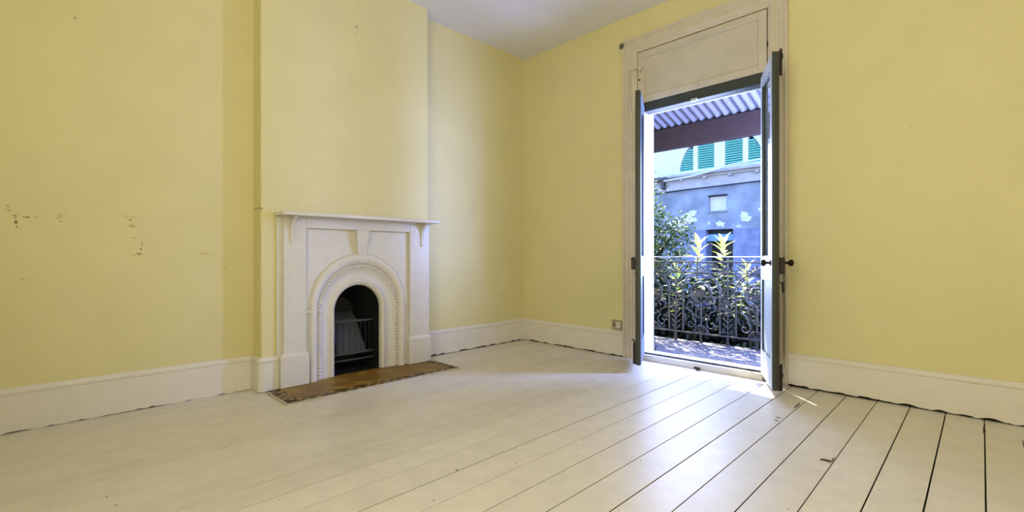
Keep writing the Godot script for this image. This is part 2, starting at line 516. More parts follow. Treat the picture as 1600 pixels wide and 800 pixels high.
func breast_piece(st: SurfaceTool, z0: float, z1: float, y0: float, y1: float, rounded: Array):
	# plan of the breast with softly rounded outer corners, extruded upwards, with the marks' coordinates
	var r := 0.012
	var plan := [Vector2(-0.45, z0)]
	if rounded[0]:
		for k in 5: plan.append(Vector2(0.16 - r + r * sin(k * PI / 8), z0 + r - r * cos(k * PI / 8)))
	else: plan.append(Vector2(0.16, z0))
	if rounded[1]:
		for k in 5: plan.append(Vector2(0.16 - r + r * cos(k * PI / 8), z1 - r + r * sin(k * PI / 8)))
	else: plan.append(Vector2(0.16, z1))
	plan.append(Vector2(-0.45, z1))
	var c := Vector3(-0.1, (y0 + y1) / 2, (z0 + z1) / 2)
	var add := func(a: Vector3, b: Vector3, d: Vector3):
		var q := [a, b, d]
		if (d - a).cross(b - a).dot((a + b + d) / 3.0 - c) < 0.0: q = [a, d, b]
		for v in q:
			st.set_uv2(Vector2(v.z / ROOM_Z, 1.0 - v.y / H)); st.add_vertex(v)
	for i in plan.size():
		var p: Vector2 = plan[i]
		var q: Vector2 = plan[(i + 1) % plan.size()]
		var a := Vector3(p.x, y0, p.y); var b := Vector3(q.x, y0, q.y)
		var a1 := Vector3(p.x, y1, p.y); var b1 := Vector3(q.x, y1, q.y)
		add.call(a, b, b1); add.call(a, b1, a1)
		add.call(a, b, Vector3(0, y0, c.z)); add.call(a1, b1, Vector3(0, y1, c.z))

# skirting along a plan path (points on the wall line, room on the side of the normals), its foot ragged over a dark gap
func skirting(called: String, label: String, path: Array, normals: Array, ragged: float, sd: int):
	var prof := [Vector2(0.020, 0.0), Vector2(0.020, 0.203), Vector2(0.0165, 0.207), Vector2(0.0165, 0.211), Vector2(0.023, 0.216), Vector2(0.024, 0.228), Vector2(0.020, 0.236), Vector2(0.012, 0.246), Vector2(0.004, 0.250), Vector2(-0.004, 0.250)]
	var n := FastNoiseLite.new(); n.seed = sd; n.frequency = 3.0; n.fractal_octaves = 3
	var pts := []; var nrm := []
	for i in path.size() - 1:
		var a: Vector2 = path[i]; var b: Vector2 = path[i + 1]
		var steps: int = max(1, int((b - a).length() / 0.02))
		for k in steps + (1 if i == path.size() - 2 else 0):
			var f := float(k) / steps
			pts.append(a.lerp(b, f)); nrm.append((normals[i] as Vector2).lerp(normals[i + 1], f))
	var rings := []
	for i in pts.size():
		var ring := PackedVector3Array()
		var foot: float = clamp(ragged + n.get_noise_2d(pts[i].x * 3.0, pts[i].y * 3.0) * 0.014, 0.0, 0.019)
		ring.append(Vector3(pts[i].x - nrm[i].x * 0.004, foot, pts[i].y - nrm[i].y * 0.004))
		for p in prof:
			var y: float = p.y if p.y > 0.0 else foot
			ring.append(Vector3(pts[i].x + nrm[i].x * p.x, y, pts[i].y + nrm[i].y * p.x))
		rings.append(ring)
	var st := S()
	var d: Vector2 = path[1] - path[0]
	loft(st, rings, true, true, d.cross(normals[0]) > 0)
	var o := put(called, st, M.white)
	tag(o, label, "", "", "structure")
	var g := S(); var gr := []
	for i in pts.size():
		gr.append(PackedVector3Array([Vector3(pts[i].x, -0.01, pts[i].y), Vector3(pts[i].x + nrm[i].x * 0.006, -0.01, pts[i].y + nrm[i].y * 0.006), Vector3(pts[i].x + nrm[i].x * 0.006, 0.02, pts[i].y + nrm[i].y * 0.006), Vector3(pts[i].x, 0.02, pts[i].y)]))
	loft(g, gr, true, true, d.cross(normals[0]) > 0)
	put("dark_gap", g, M.gap, o)

func skirtings():
	var V := func(a: float, b: float) -> Vector2: return Vector2(a, b)
	skirting("baseboard_left", "tall white skirting board in the alcove left of the fireplace", [V.call(0.0, ROOM_Z), V.call(0.0, 2.91)], [Vector2(1, 0), Vector2(1, 0)], 0.002, 4)
	var path := [V.call(0.0, 2.905), V.call(0.148, 2.905), V.call(0.1565, 2.9015), V.call(0.16, 2.893), V.call(0.16, 2.79)]
	skirting("baseboard_chimney", "short white skirting wrapped round the corner of the chimney breast", path, [Vector2(0, 1), Vector2(0, 1), Vector2(0.7, 0.7), Vector2(1, 0), Vector2(1, 0)], 0.004, 5)
	skirting("baseboard_recess", "white skirting board in the recess right of the fireplace", [V.call(0.0, 1.465), V.call(0.0, 0.021), V.call(0.0, 0.0)], [Vector2(1, 0), Vector2(1, 0), Vector2(1, 0)], 0.011, 6)
	skirting("baseboard_back", "white skirting board between the room corner and the French doors", [V.call(0.0, 0.0), V.call(1.356, 0.0)], [Vector2(0, 1), Vector2(0, 1)], 0.010, 8)
	skirting("baseboard_right", "white skirting board right of the French doors with a black gap below", [V.call(2.784, 0.0), V.call(ROOM_X, 0.0)], [Vector2(0, 1), Vector2(0, 1)], 0.013, 9)

# ---------------------------------------------------------------- French doors
func door_case():
	# moulded architrave, mitred round the opening
	var prof := [Vector2(0.0, -0.002), Vector2(0.0, 0.002), Vector2(0.010, 0.005), Vector2(0.018, 0.014), Vector2(0.034, 0.016), Vector2(0.038, 0.023), Vector2(0.046, 0.026), Vector2(0.054, 0.023), Vector2(0.058, 0.017), Vector2(0.078, 0.018), Vector2(0.082, 0.026), Vector2(0.092, 0.030), Vector2(0.10, 0.026), Vector2(0.104, 0.02), Vector2(0.118, 0.022), Vector2(0.124, 0.033), Vector2(0.136, 0.036), Vector2(0.143, 0.032), Vector2(0.145, 0.024), Vector2(0.145, -0.002)]
	var rings := []
	for k in 4:
		var ring := PackedVector3Array()
		for p in prof:
			match k:
				0: ring.append(Vector3(1.50 - p.x, 0.0, p.y))
				1: ring.append(Vector3(1.50 - p.x, 2.925 + p.x, p.y))
				2: ring.append(Vector3(2.64 + p.x, 2.925 + p.x, p.y))
				3: ring.append(Vector3(2.64 + p.x, 0.0, p.y))
		rings.append(ring)
	var st := S(); loft(st, rings, true, false, false)
	tag(put("trim_1", st, M.trim), "cream white fluted architrave round the French door opening", "", "", "structure")
	# frame: jamb linings, transom bar, boarded transom light
	var fr := base("trim_2", Vector3(2.07, 0, 0))
	tag(fr, "white door frame with a dark green transom bar and a boarded panel above it", "", "", "structure")
	var X := func(x: float, y: float, z: float) -> Vector3: return Vector3(x - 2.07, y, z)
	for s in 2:
		var j := S()
		if s == 0: box(j, X.call(1.50, 0.0, -0.22), X.call(1.552, 2.925, -0.035), 0.003)
		else: box(j, X.call(2.598, 0.0, -0.22), X.call(2.64, 2.925, -0.052), 0.003)
		put("jamb", j, M.trim, fr)
		var k := S()
		if s == 0: box(k, X.call(1.501, 0.0, -0.036), X.call(1.556, 2.40, 0.004), 0.003)
		else: box(k, X.call(2.626, 0.0, -0.053), X.call(2.639, 2.40, -0.022), 0.002)
		put("door_stop", k, M.trim, fr)
	var h := S(); box(h, X.call(1.552, 2.84, -0.22), X.call(2.598, 2.925, -0.06), 0.003); put("head", h, M.trim, fr)
	var tb := S(); box(tb, X.call(1.556, 2.345, -0.11), X.call(2.594, 2.428, -0.006), 0.004); put("transom_bar", tb, M.green, fr)
	var wd := S(); box(wd, X.call(1.552, 2.340, -0.13), X.call(2.598, 2.350, -0.10), 0.003); put("weather_bead", wd, M.leaf_white, fr)
	var kp := S(); box(kp, X.call(2.02, 2.335, -0.03), X.call(2.075, 2.357, 0.004), 0.003); put("bolt_keeper", kp, M.leaf_white, fr)
	# transom panel: four framing members and a sunk panel
	var a := X.call(1.507, 2.431, -0.03); var b := X.call(2.633, 2.916, 0.004)
	for r in [[a.x, a.y, a.x + 0.062, b.y], [b.x - 0.062, a.y, b.x, b.y], [a.x + 0.062, b.y - 0.055, b.x - 0.062, b.y], [a.x + 0.062, a.y, b.x - 0.062, a.y + 0.06]]:
		var m := S(); box(m, Vector3(r[0], r[1], a.z), Vector3(r[2], r[3], b.z), 0.002); put("panel_frame", m, M.transom, fr)
	var pn := S(); box(pn, Vector3(a.x + 0.062, a.y + 0.06, -0.03), Vector3(b.x - 0.062, b.y - 0.055, -0.011)); put("transom_panel", pn, M.transom, fr)
	var bd := S()
	var i0 := Vector2(a.x + 0.062, a.y + 0.06); var i1 := Vector2(b.x - 0.062, b.y - 0.055)
	for e in [[i0, Vector2(i1.x, i0.y)], [Vector2(i1.x, i0.y), i1], [i1, Vector2(i0.x, i1.y)], [Vector2(i0.x, i1.y), i0]]:
		tube(bd, [Vector3(e[0].x, e[0].y, -0.008), Vector3(e[1].x, e[1].y, -0.008)], 0.008, 8)
	put("bead", bd, M.transom, fr)
	var dk := S(); box(dk, X.call(1.50, 2.42, -0.055), X.call(2.64, 2.925, -0.034)); put("backing_board", dk, M.gap, fr)
	var kn := S(); lathe(kn, [Vector2(0.006, 0), Vector2(0.006, 0.012), Vector2(0.013, 0.018), Vector2(0.015, 0.026), Vector2(0.010, 0.034), Vector2(0, 0.036)], Transform3D(Basis(Vector3.RIGHT, PI / 2), X.call(2.085, 2.468, 0.004)), 12); put("catch_knob", kn, M.trim, fr)
	# painted casement stay at the left of the transom
	var sy := S()
	box(sy, X.call(1.425, 2.758, 0.028), X.call(1.545, 2.776, 0.036), 0.002)
	tube(sy, [X.call(1.437, 2.77, 0.036), X.call(1.437, 2.60, 0.038), X.call(1.445, 2.36, 0.036)], 0.006, 8)
	lathe(sy, [Vector2(0.02, 0), Vector2(0.022, 0.01), Vector2(0.012, 0.02), Vector2(0.012, 0.036), Vector2(0.019, 0.042), Vector2(0.017, 0.052), Vector2(0, 0.056)], Transform3D(Basis(Vector3.RIGHT, PI / 2), X.call(1.550, 2.742, 0.0)), 14)
	put("transom_stay", sy, M.trim, fr)
	var ky := S(); lathe(ky, [Vector2(0.009, 0), Vector2(0.009, 0.004), Vector2(0, 0.004)], Transform3D(Basis(Vector3.RIGHT, PI / 2), X.call(1.527, 2.655, 0.004)), 10); put("screw_hole", ky, M.gap, fr)
	var k2 := S(); box(k2, X.call(2.636, 2.62, 0.004), X.call(2.643, 2.655, 0.012)); put("screw_hole", k2, M.gap, fr)
	# threshold
	var th := base("trim_3", Vector3(2.07, 0, -0.1))
	tag(th, "white painted timber threshold below the French doors with a dark strip on top", "", "", "structure")
	var t := S(); box(t, Vector3(-0.518, -0.02, -0.12), Vector3(0.526, 0.056, 0.098), 0.006); put("sill", t, M.white, th)
	t = S(); box(t, Vector3(-0.517, 0.055, 0.045), Vector3(0.525, 0.068, 0.075), 0.003); put("weather_strip", t, M.dark_metal, th)
	t = S(); box(t, Vector3(-0.02, 0.004, 0.098), Vector3(0.035, 0.02, 0.108), 0.003); lathe(t, [Vector2(0.02, 0), Vector2(0.018, 0.008), Vector2(0, 0.01)], Transform3D(Basis(), Vector3(0.03, 0.0, 0.13)), 10); put("bolt_socket", t, M.litter, th)

# one leaf; d runs from the hinge to the free edge, inner is the side (+1/-1 of local z) that faces the room when shut
func door_leaf(called: String, label: String, hinge: Vector3, tip: Vector3, inner: float, lock: bool, paint: Material):
	var d := (tip - hinge); d.y = 0
	var W := d.length()
	d = d.normalized()
	var o := base(called, hinge)
	o.basis = Basis(d, Vector3.UP, d.cross(Vector3.UP))
	tag(o, label, "", "", "structure")
	var y0 := 0.064; var y1 := 2.378; var T := 0.022
	var out := -inner
	# [name, x0, y0, x1, y1]
	var bars := [["stile", 0.010, y0, 0.072, y1], ["stile", W - 0.078, y0, W, y1], ["rail", 0.072, y1 - 0.09, W - 0.078, y1], ["rail", 0.072, 0.80, W - 0.078, 0.98], ["rail", 0.072, y0, W - 0.078, y0 + 0.20]]
	for b in bars:
		var dark := S(); box(dark, Vector3(b[1], b[2], -T), Vector3(b[3], b[4], T), 0.002)
		var me := done(dark, M.green if b[0] == "rail" or b[1] < 0.1 else M.edge)
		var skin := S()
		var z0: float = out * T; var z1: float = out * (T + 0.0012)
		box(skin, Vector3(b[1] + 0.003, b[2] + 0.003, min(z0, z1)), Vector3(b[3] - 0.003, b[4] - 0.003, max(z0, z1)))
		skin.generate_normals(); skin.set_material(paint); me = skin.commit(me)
		put_mesh(b[0], me, o)
	# rebated meeting edge: a paler slip on the outer half
	var slip := S(); box(slip, Vector3(W - 0.002, y0, min(0, out * T)), Vector3(W + 0.010, y1, max(0, out * T)), 0.003); put("rebate", slip, M.green, o)
	var pane := S(); box(pane, Vector3(0.070, 0.978, -0.0015), Vector3(W - 0.076, y1 - 0.088, 0.0015)); put("pane", pane, M.glass, o)
	var pan := S(); box(pan, Vector3(0.070, y0 + 0.198, -0.009), Vector3(W - 0.076, 0.802, 0.009)); 
	var pme := done(pan, M.green)
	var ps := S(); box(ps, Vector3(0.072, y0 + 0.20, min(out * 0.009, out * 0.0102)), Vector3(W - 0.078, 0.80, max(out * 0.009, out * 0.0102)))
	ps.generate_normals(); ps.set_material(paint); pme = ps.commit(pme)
	put_mesh("lower_panel", pme, o)
	# glazing beads on both faces
	var gb := S()
	for s in [-1.0, 1.0]:
		for e in [[Vector2(0.074, 0.98), Vector2(W - 0.08, 0.98)], [Vector2(W - 0.08, 0.98), Vector2(W - 0.08, y1 - 0.09)], [Vector2(W - 0.08, y1 - 0.09), Vector2(0.074, y1 - 0.09)], [Vector2(0.074, y1 - 0.09), Vector2(0.074, 0.98)]]:
			tube(gb, [Vector3(e[0].x, e[0].y, s * 0.010), Vector3(e[1].x, e[1].y, s * 0.010)], 0.007, 6)
	put("glazing_bead", gb, M.green, o)
	for y in [0.54, 1.35, 2.15]:
		var hg := S(); tube(hg, [Vector3(-0.004, y, inner * T), Vector3(-0.004, y + 0.09, inner * T)], 0.007, 10); put("hinge", hg, M.dark_metal, o)
	var zi := func(v: float) -> float: return inner * (T + v)
	if lock:
		var lk := S(); box(lk, Vector3(W - 0.105, 0.86, min(zi.call(0), zi.call(0.032))), Vector3(W + 0.006, 0.972, max(zi.call(0), zi.call(0.032))), 0.004); put("rim_lock", lk, M.dark_metal, o)
		for s in [-1.0, 1.0]:
			var kb := S()
			var off: float = T + (0.032 if s == inner else 0.0)
			var tr := Transform3D(Basis(Vector3.RIGHT, PI / 2 * s), Vector3(W - 0.05, 0.935, s * off))
			lathe(kb, [Vector2(0.022, 0), Vector2(0.022, 0.004), Vector2(0.009, 0.007), Vector2(0.008, 0.028), Vector2(0.018, 0.034), Vector2(0.024, 0.045), Vector2(0.022, 0.056), Vector2(0.012, 0.062), Vector2(0, 0.063)], tr, 18)
			put("knob", kb, M.bronze, o)
		var es := S(); box(es, Vector3(W - 0.06, 0.75, min(zi.call(0), zi.call(0.006))), Vector3(W - 0.035, 0.82, max(zi.call(0), zi.call(0.006))), 0.002)
		tube(es, [Vector3(W - 0.045, 0.80, zi.call(0.0)), Vector3(W - 0.045, 0.80, zi.call(0.03))], 0.004, 8)
		tube(es, [Vector3(W - 0.045, 0.797, zi.call(0.028)), Vector3(W - 0.04, 0.73, zi.call(0.030))], [0.010, 0.007], 8)
		put("key", es, M.dark_metal, o)
		for q in [[2.26, 2.40, 0.014], [0.06, 0.24, 0.011]]:
			var bt := S(); box(bt, Vector3(W - 0.045, q[0], min(zi.call(0), zi.call(0.008))), Vector3(W - 0.008, q[1] - 0.02, max(zi.call(0), zi.call(0.008))), 0.002)
			tube(bt, [Vector3(W - 0.026, q[0] - 0.04 if q[0] > 1 else q[0], zi.call(0.014)), Vector3(W - 0.026, q[1], zi.call(0.014))], 0.009, 8)
			box(bt, Vector3(W - 0.04, (q[0] + q[1]) / 2, min(zi.call(0.008), zi.call(0.026))), Vector3(W - 0.012, (q[0] + q[1]) / 2 + 0.035, max(zi.call(0.008), zi.call(0.026))), 0.003)
			put("bolt", bt, M.dark_metal, o)
	else:
		var kp := S(); box(kp, Vector3(W - 0.055, 0.868, min(zi.call(0), zi.call(0.034))), Vector3(W + 0.002, 0.955, max(zi.call(0), zi.call(0.034))), 0.006)
		tube(kp, [Vector3(W - 0.05, 0.955, zi.call(0.018)), Vector3(W - 0.004, 0.955, zi.call(0.018))], 0.02, 10)
		put("lock_keeper", kp, M.dark_metal, o)
		var sc := S(); lathe(sc, [Vector2(0.008, 0), Vector2(0.008, 0.006), Vector2(0, 0.008)], Transform3D(Basis(Vector3.RIGHT, PI / 2 * inner), Vector3(W - 0.03, 0.83, inner * T)), 8); put("screw", sc, M.dark_metal, o)
		var bt := S(); box(bt, Vector3(W - 0.045, 0.07, min(zi.call(0), zi.call(0.02))), Vector3(W - 0.006, 0.25, max(zi.call(0), zi.call(0.02))), 0.004)
		tube(bt, [Vector3(W - 0.025, 0.25, zi.call(0.01)), Vector3(W - 0.025, 0.268, zi.call(0.01)), Vector3(W - 0.025, 0.275, zi.call(0.032))], 0.006, 8)
		put("bolt", bt, M.dark_metal, o)

# ---------------------------------------------------------------- fireplace
const FZ := 2.145

func arch(hw: float, cy: float, x: float, n := 28, foot := 0.0128) -> PackedVector3Array:
	var r := PackedVector3Array()
	for k in 9: r.append(Vector3(x, lerp(foot, cy, k / 9.0), FZ + hw))
	for k in n + 1:
		var a := PI * k / n
		r.append(Vector3(x, cy + hw * sin(a), FZ + hw * cos(a)))
	for k in 9: r.append(Vector3(x, lerp(cy, foot, (k + 1) / 9.0), FZ - hw))
	return r

func arches(st: SurfaceTool, list: Array, smooth := true):
	if smooth: st.set_smooth_group(1)
	var rings := []
	for p in list: rings.append(arch(p[0], p[1], p[2]))
	loft(st, rings, false, false, false)
	st.set_smooth_group(-1)

func fireplace():
	var o := base("fireplace_surround", Vector3(0.16, 0, FZ))
	tag(o, "white painted timber mantelpiece with a round arched opening on the chimney breast", "fireplace")
	var at := -o.position
	var m: Material = M.fire_white
	var st := S()
	box(st, Vector3(0.158, 1.279, 1.452), Vector3(0.335, 1.307, 2.812), 0.004)
	box(st, Vector3(0.158, 1.280, 2.80), Vector3(0.215, 1.306, 2.818), 0.004)
	box(st, Vector3(0.158, 1.268, 1.47), Vector3(0.225, 1.280, 2.79), 0.004)
	put("shelf", st, m, o, at)
	st = S(); box(st, Vector3(0.158, 1.197, 1.687), Vector3(0.199, 1.27, 2.598), 0.002); put("frieze", st, m, o, at)
	for z in [[2.598, 2.764], [1.480, 1.685]]:
		st = S(); box(st, Vector3(0.158, 0.255, z[0]), Vector3(0.20, 1.27, z[1]), 0.004); put("pilaster", st, m, o, at)
	st = S(); box(st, Vector3(0.158, 0.0128, 2.76), Vector3(0.177, 1.275, 2.802), 0.003); put("side_fillet", st, m, o, at)
	for z in [[2.58, 2.787], [1.472, 1.702]]:
		st = S()
		box(st, Vector3(0.158, 0.0128, z[0]), Vector3(0.214, 0.238, z[1]), 0.003)
		var c0 := PackedVector3Array([Vector3(0.158, 0.236, z[0]), Vector3(0.213, 0.236, z[0]), Vector3(0.213, 0.236, z[1]), Vector3(0.158, 0.236, z[1])])
		var e := 0.016
		var c1 := PackedVector3Array([Vector3(0.158, 0.262, z[0] + e), Vector3(0.201, 0.262, z[0] + e), Vector3(0.201, 0.262, z[1] - e), Vector3(0.158, 0.262, z[1] - e)])
		loft(st, [c0, c1], true, true, false)
		put("plinth", st, m, o, at)
	for z in [2.705, 1.562]:
		st = S()
		var poly := PackedVector2Array([Vector2(0.0, 1.279), Vector2(0.090, 1.279), Vector2(0.088, 1.264)])
		for k in 11:
			var a := PI / 2 * k / 10.0
			poly.append(Vector2(0.012 + 0.068 * (1 - sin(a)), 1.258 - 0.13 * (1 - cos(a))))
		poly.append(Vector2(0.010, 1.085)); poly.append(Vector2(0.0, 1.062))
		prism(st, poly, Vector3(0.199, 0, z - 0.011), Vector3(1, 0, 0), Vector3(0, 1, 0), Vector3(0, 0, 0.022))
		put("bracket", st, m, o, at)
	# spandrel board cut round the arch
	st = S()
	var ring := arch(0.40, 0.585, 0.0)
	var sp := PackedVector2Array([Vector2(2.598, 0.0128), Vector2(2.598, 1.191), Vector2(1.687, 1.191), Vector2(1.687, 0.0128)])
	for k in range(ring.size() - 1, -1, -1): sp.append(Vector2(ring[k].z, ring[k].y))
	prism(st, sp, Vector3(0.14, 0, 0), Vector3(0, 0, 1), Vector3(0, 1, 0), Vector3(0.026, 0, 0))
	put("spandrel_panel", st, m, o, at)
	# keystone, leaning out towards the top
	st = S()
	var k0 := PackedVector3Array([Vector3(0.14, 0.985, 2.108), Vector3(0.196, 0.985, 2.110), Vector3(0.196, 0.985, 2.176), Vector3(0.14, 0.985, 2.178)])
	var k1 := PackedVector3Array([Vector3(0.14, 1.196, 2.092), Vector3(0.228, 1.196, 2.094), Vector3(0.228, 1.196, 2.203), Vector3(0.14, 1.196, 2.205)])
	loft(st, [k0, k1], true, true, false)
	put("keystone", st, m, o, at)
	# arch mouldings
	st = S()
	arches(st, [[0.420, 0.585, 0.140], [0.420, 0.585, 0.168], [0.416, 0.585, 0.180], [0.406, 0.583, 0.189], [0.393, 0.580, 0.193], [0.378, 0.575, 0.190], [0.364, 0.568, 0.180], [0.354, 0.562, 0.166], [0.352, 0.560, 0.140]])
	put("arch_moulding", st, m, o, at)
	for z in [[2.555, 2.60], [1.685, 1.728]]:
		st = S(); box(st, Vector3(0.14, 0.545, z[0]), Vector3(0.186, 0.567, z[1]), 0.004); put("impost", st, m, o, at)
	# cast insert: flat face splayed towards the opening, roll round the opening
	st = S()
	arches(st, [[0.360, 0.562, 0.13], [0.354, 0.560, 0.160], [0.322, 0.552, 0.163], [0.318, 0.551, 0.157], [0.240, 0.541, 0.140]])
	arches(st, [[0.240, 0.541, 0.140], [0.238, 0.541, 0.147], [0.230, 0.540, 0.151], [0.222, 0.539, 0.147], [0.218, 0.538, 0.140], [0.212, 0.537, 0.140], [0.208, 0.536, 0.134], [0.206, 0.535, 0.10]])
	put("arched_insert", st, m, o, at)
	# row of small egg beads round the insert: too small to count
	var bm := SphereMesh.new(); bm.radius = 0.0115; bm.height = 0.027; bm.radial_segments = 8; bm.rings = 4; bm.material = m
	var spots := []
	var hw := 0.338; var cy := 0.556
	var y := 0.03
	while y < cy:
		spots.append([hw, y, 0.0]); spots.append([-hw, y, 0.0]); y += 0.027
	var nb := int(PI * hw / 0.027)
	for k in nb + 1:
		var a := PI * k / nb
		spots.append([hw * cos(a), cy + hw * sin(a), -a])
	var mm := MultiMesh.new(); mm.transform_format = MultiMesh.TRANSFORM_3D; mm.mesh = bm; mm.instance_count = spots.size()
	for i in spots.size(): mm.set_instance_transform(i, Transform3D(Basis(Vector3.RIGHT, PI / 2 + spots[i][2]), Vector3(0.165, spots[i][1], FZ + spots[i][0])))
	var mi := MultiMeshInstance3D.new(); mi.name = "bead_row"; mi.multimesh = mm; mi.position = at; mi.set_meta("kind", "stuff"); o.add_child(mi, true)

	# the iron grate in the opening
	var g := base("fire_grate", Vector3(0.0, 0, FZ))
	tag(g, "black cast iron fire grate with a sloping fireback inside the arched opening", "grate")
	at = -g.position
	st = S()
	arches(st, [[0.205, 0.535, 0.099], [0.203, 0.535, 0.06], [0.17, 0.52, -0.14], [0.14, 0.48, -0.26]], false)
	var back := arch(0.14, 0.48, -0.26)
	for k in back.size() - 1: tri(st, back[k], back[k + 1], Vector3(-0.26, 0.1, FZ), Vector3(-1, 0.3, FZ))
	tri(st, back[0], back[-1], Vector3(-0.26, 0.1, FZ), Vector3(-1, 0.3, FZ))
	quad(st, Vector3(0.13, 0.011, FZ - 0.205), Vector3(0.13, 0.011, FZ + 0.205), Vector3(-0.27, 0.011, FZ + 0.17), Vector3(-0.27, 0.011, FZ - 0.17), Vector3(0, -1, FZ))
	put("firebox", st, M.iron, g, at)
	# sloping plate with a lip
	st = S()
	var f0 := PackedVector3Array([Vector3(0.035, 0.155, FZ - 0.115), Vector3(0.05, 0.155, FZ - 0.115), Vector3(0.05, 0.155, FZ + 0.150), Vector3(0.035, 0.155, FZ + 0.150)])
	var f1 := PackedVector3Array([Vector3(-0.075, 0.435, FZ - 0.075), Vector3(-0.06, 0.435, FZ - 0.075), Vector3(-0.06, 0.435, FZ + 0.140), Vector3(-0.075, 0.435, FZ + 0.140)])
	var f2 := PackedVector3Array([Vector3(-0.145, 0.490, FZ - 0.065), Vector3(-0.13, 0.495, FZ - 0.065), Vector3(-0.13, 0.495, FZ + 0.132), Vector3(-0.145, 0.490, FZ + 0.132)])
	loft(st, [f0, f1, f2], true, true, false)
	put("fireback_plate", st, M.iron_grey, g, at)
	for r in [[0.425, 0.010], [0.155, 0.012], [0.10, 0.008]]:
		st = S()
		var pts := []
		for k in 17:
			var t := k / 16.0
			pts.append(Vector3(0.02 + 0.062 * sin(PI * t), r[0] + 0.012 * sin(PI * t), FZ - 0.195 + 0.39 * t))
		tube(st, pts, r[1], 8)
		put("rail", st, M.iron_grey, g, at)
	for k in 7:
		st = S()
		var t := (k + 1.0) / 8.0
		var xx := 0.02 + 0.062 * sin(PI * t)
		tube(st, [Vector3(xx, 0.155, FZ - 0.195 + 0.39 * t), Vector3(xx - 0.006, 0.43, FZ - 0.195 + 0.39 * t)], 0.0035, 6)
		put("bar", st, M.iron, g, at)
	for s in [-1.0, 1.0]:
		for yy in [0.33, 0.17]:
			st = S(); box(st, Vector3(0.065, yy - 0.02, FZ + s * 0.205 - 0.012), Vector3(0.098, yy + 0.02, FZ + s * 0.205 + 0.006), 0.003); put("lug", st, M.iron, g, at)

	# tiled hearth
	var h := base("hearth", Vector3(0.39, 0, 2.155))
	tag(h, "brown and gold tiled hearth slab in front of the white fireplace", "hearth")
	at = -h.position
	var X0 := 0.10; var X1 := 0.598; var Z0 := 1.452; var Z1 := 2.868
	st = S(); box(st, Vector3(X0, -0.02, Z0), Vector3(X1, 0.007, Z1)); put("slab", st, M.grout, h, at)
	st = S(); box(st, Vector3(X1, -0.01, Z0 - 0.016), Vector3(X1 + 0.016, 0.012, Z1 + 0.016), 0.003); put("edging", st, M.hearth_edge, h, at)
	for z in [[Z0 - 0.016, Z0], [Z1, Z1 + 0.016]]:
		st = S(); box(st, Vector3(0.222, -0.01, z[0]), Vector3(X1, 0.012, z[1]), 0.003); put("edging", st, M.hearth_edge, h, at)
	rng.seed = 33
	# border of small squares, dark and pale in turn
	var bw := 0.036
	for row in 2:
		var nz := 38
		for k in nz:
			var z := Z0 + (Z1 - Z0) * k / nz
			var x: float = X1 - bw * (row + 1)
			tile(h, at, rect(x, z, x + bw, z + (Z1 - Z0) / nz), M.tile_light if (k + row) % 2 == 0 and rng.randf() < 0.6 else M.tile_dark, row == 1 and k < 2 or row == 1 and k > nz - 3)
		for k in 8:
			for s in 2:
				var x: float = 0.225 + k * 0.0375
				var z: float = (Z0 + bw * row) if s == 0 else (Z1 - bw * (row + 1))
				tile(h, at, rect(x, z, x + 0.0375, z + bw), M.tile_light if (k + row) % 2 == 0 and rng.randf() < 0.7 else M.tile_dark, x > X1 - 2 * bw - 0.01)
	# herringbone field
	var field := rect(0.12, Z0 + 2 * bw, X1 - 2 * bw, Z1 - 2 * bw)
	var L := 0.135; var w := 0.0675
	var t := Transform2D(PI / 4, Vector2(0.35, 2.155))
	for i in range(-16, 17):
		for j in range(-8, 9):
			var p := Vector2(i * w, i * w) + Vector2(j * L, -j * L)
			for r in [rect(p.x, p.y, p.x + L, p.y + w), rect(p.x, p.y + w, p.x + w, p.y + w + L)]:
				var q: PackedVector2Array = t * r
				for c in Geometry2D.intersect_polygons(q, field):
					var area := 0.0
					for k in c.size(): area += c[k].cross(c[(k + 1) % c.size()]) / 2
					if abs(area) > 0.0006: tile(h, at, c, M.tiles[rng.randi() % 5], false)

func tile(h: Node3D, at: Vector3, poly: PackedVector2Array, m: Material, skip: bool):
	if skip: return
	var ins := Geometry2D.offset_polygon(poly, -0.0014)
	if ins.is_empty(): return
	var st := S()
	prism(st, ins[0], Vector3(0, 0.0065, 0), Vector3(1, 0, 0), Vector3(0, 0, 1), Vector3(0, 0.0045 + rng.randf() * 0.0012, 0))
	put("tile", st, m, h, at)

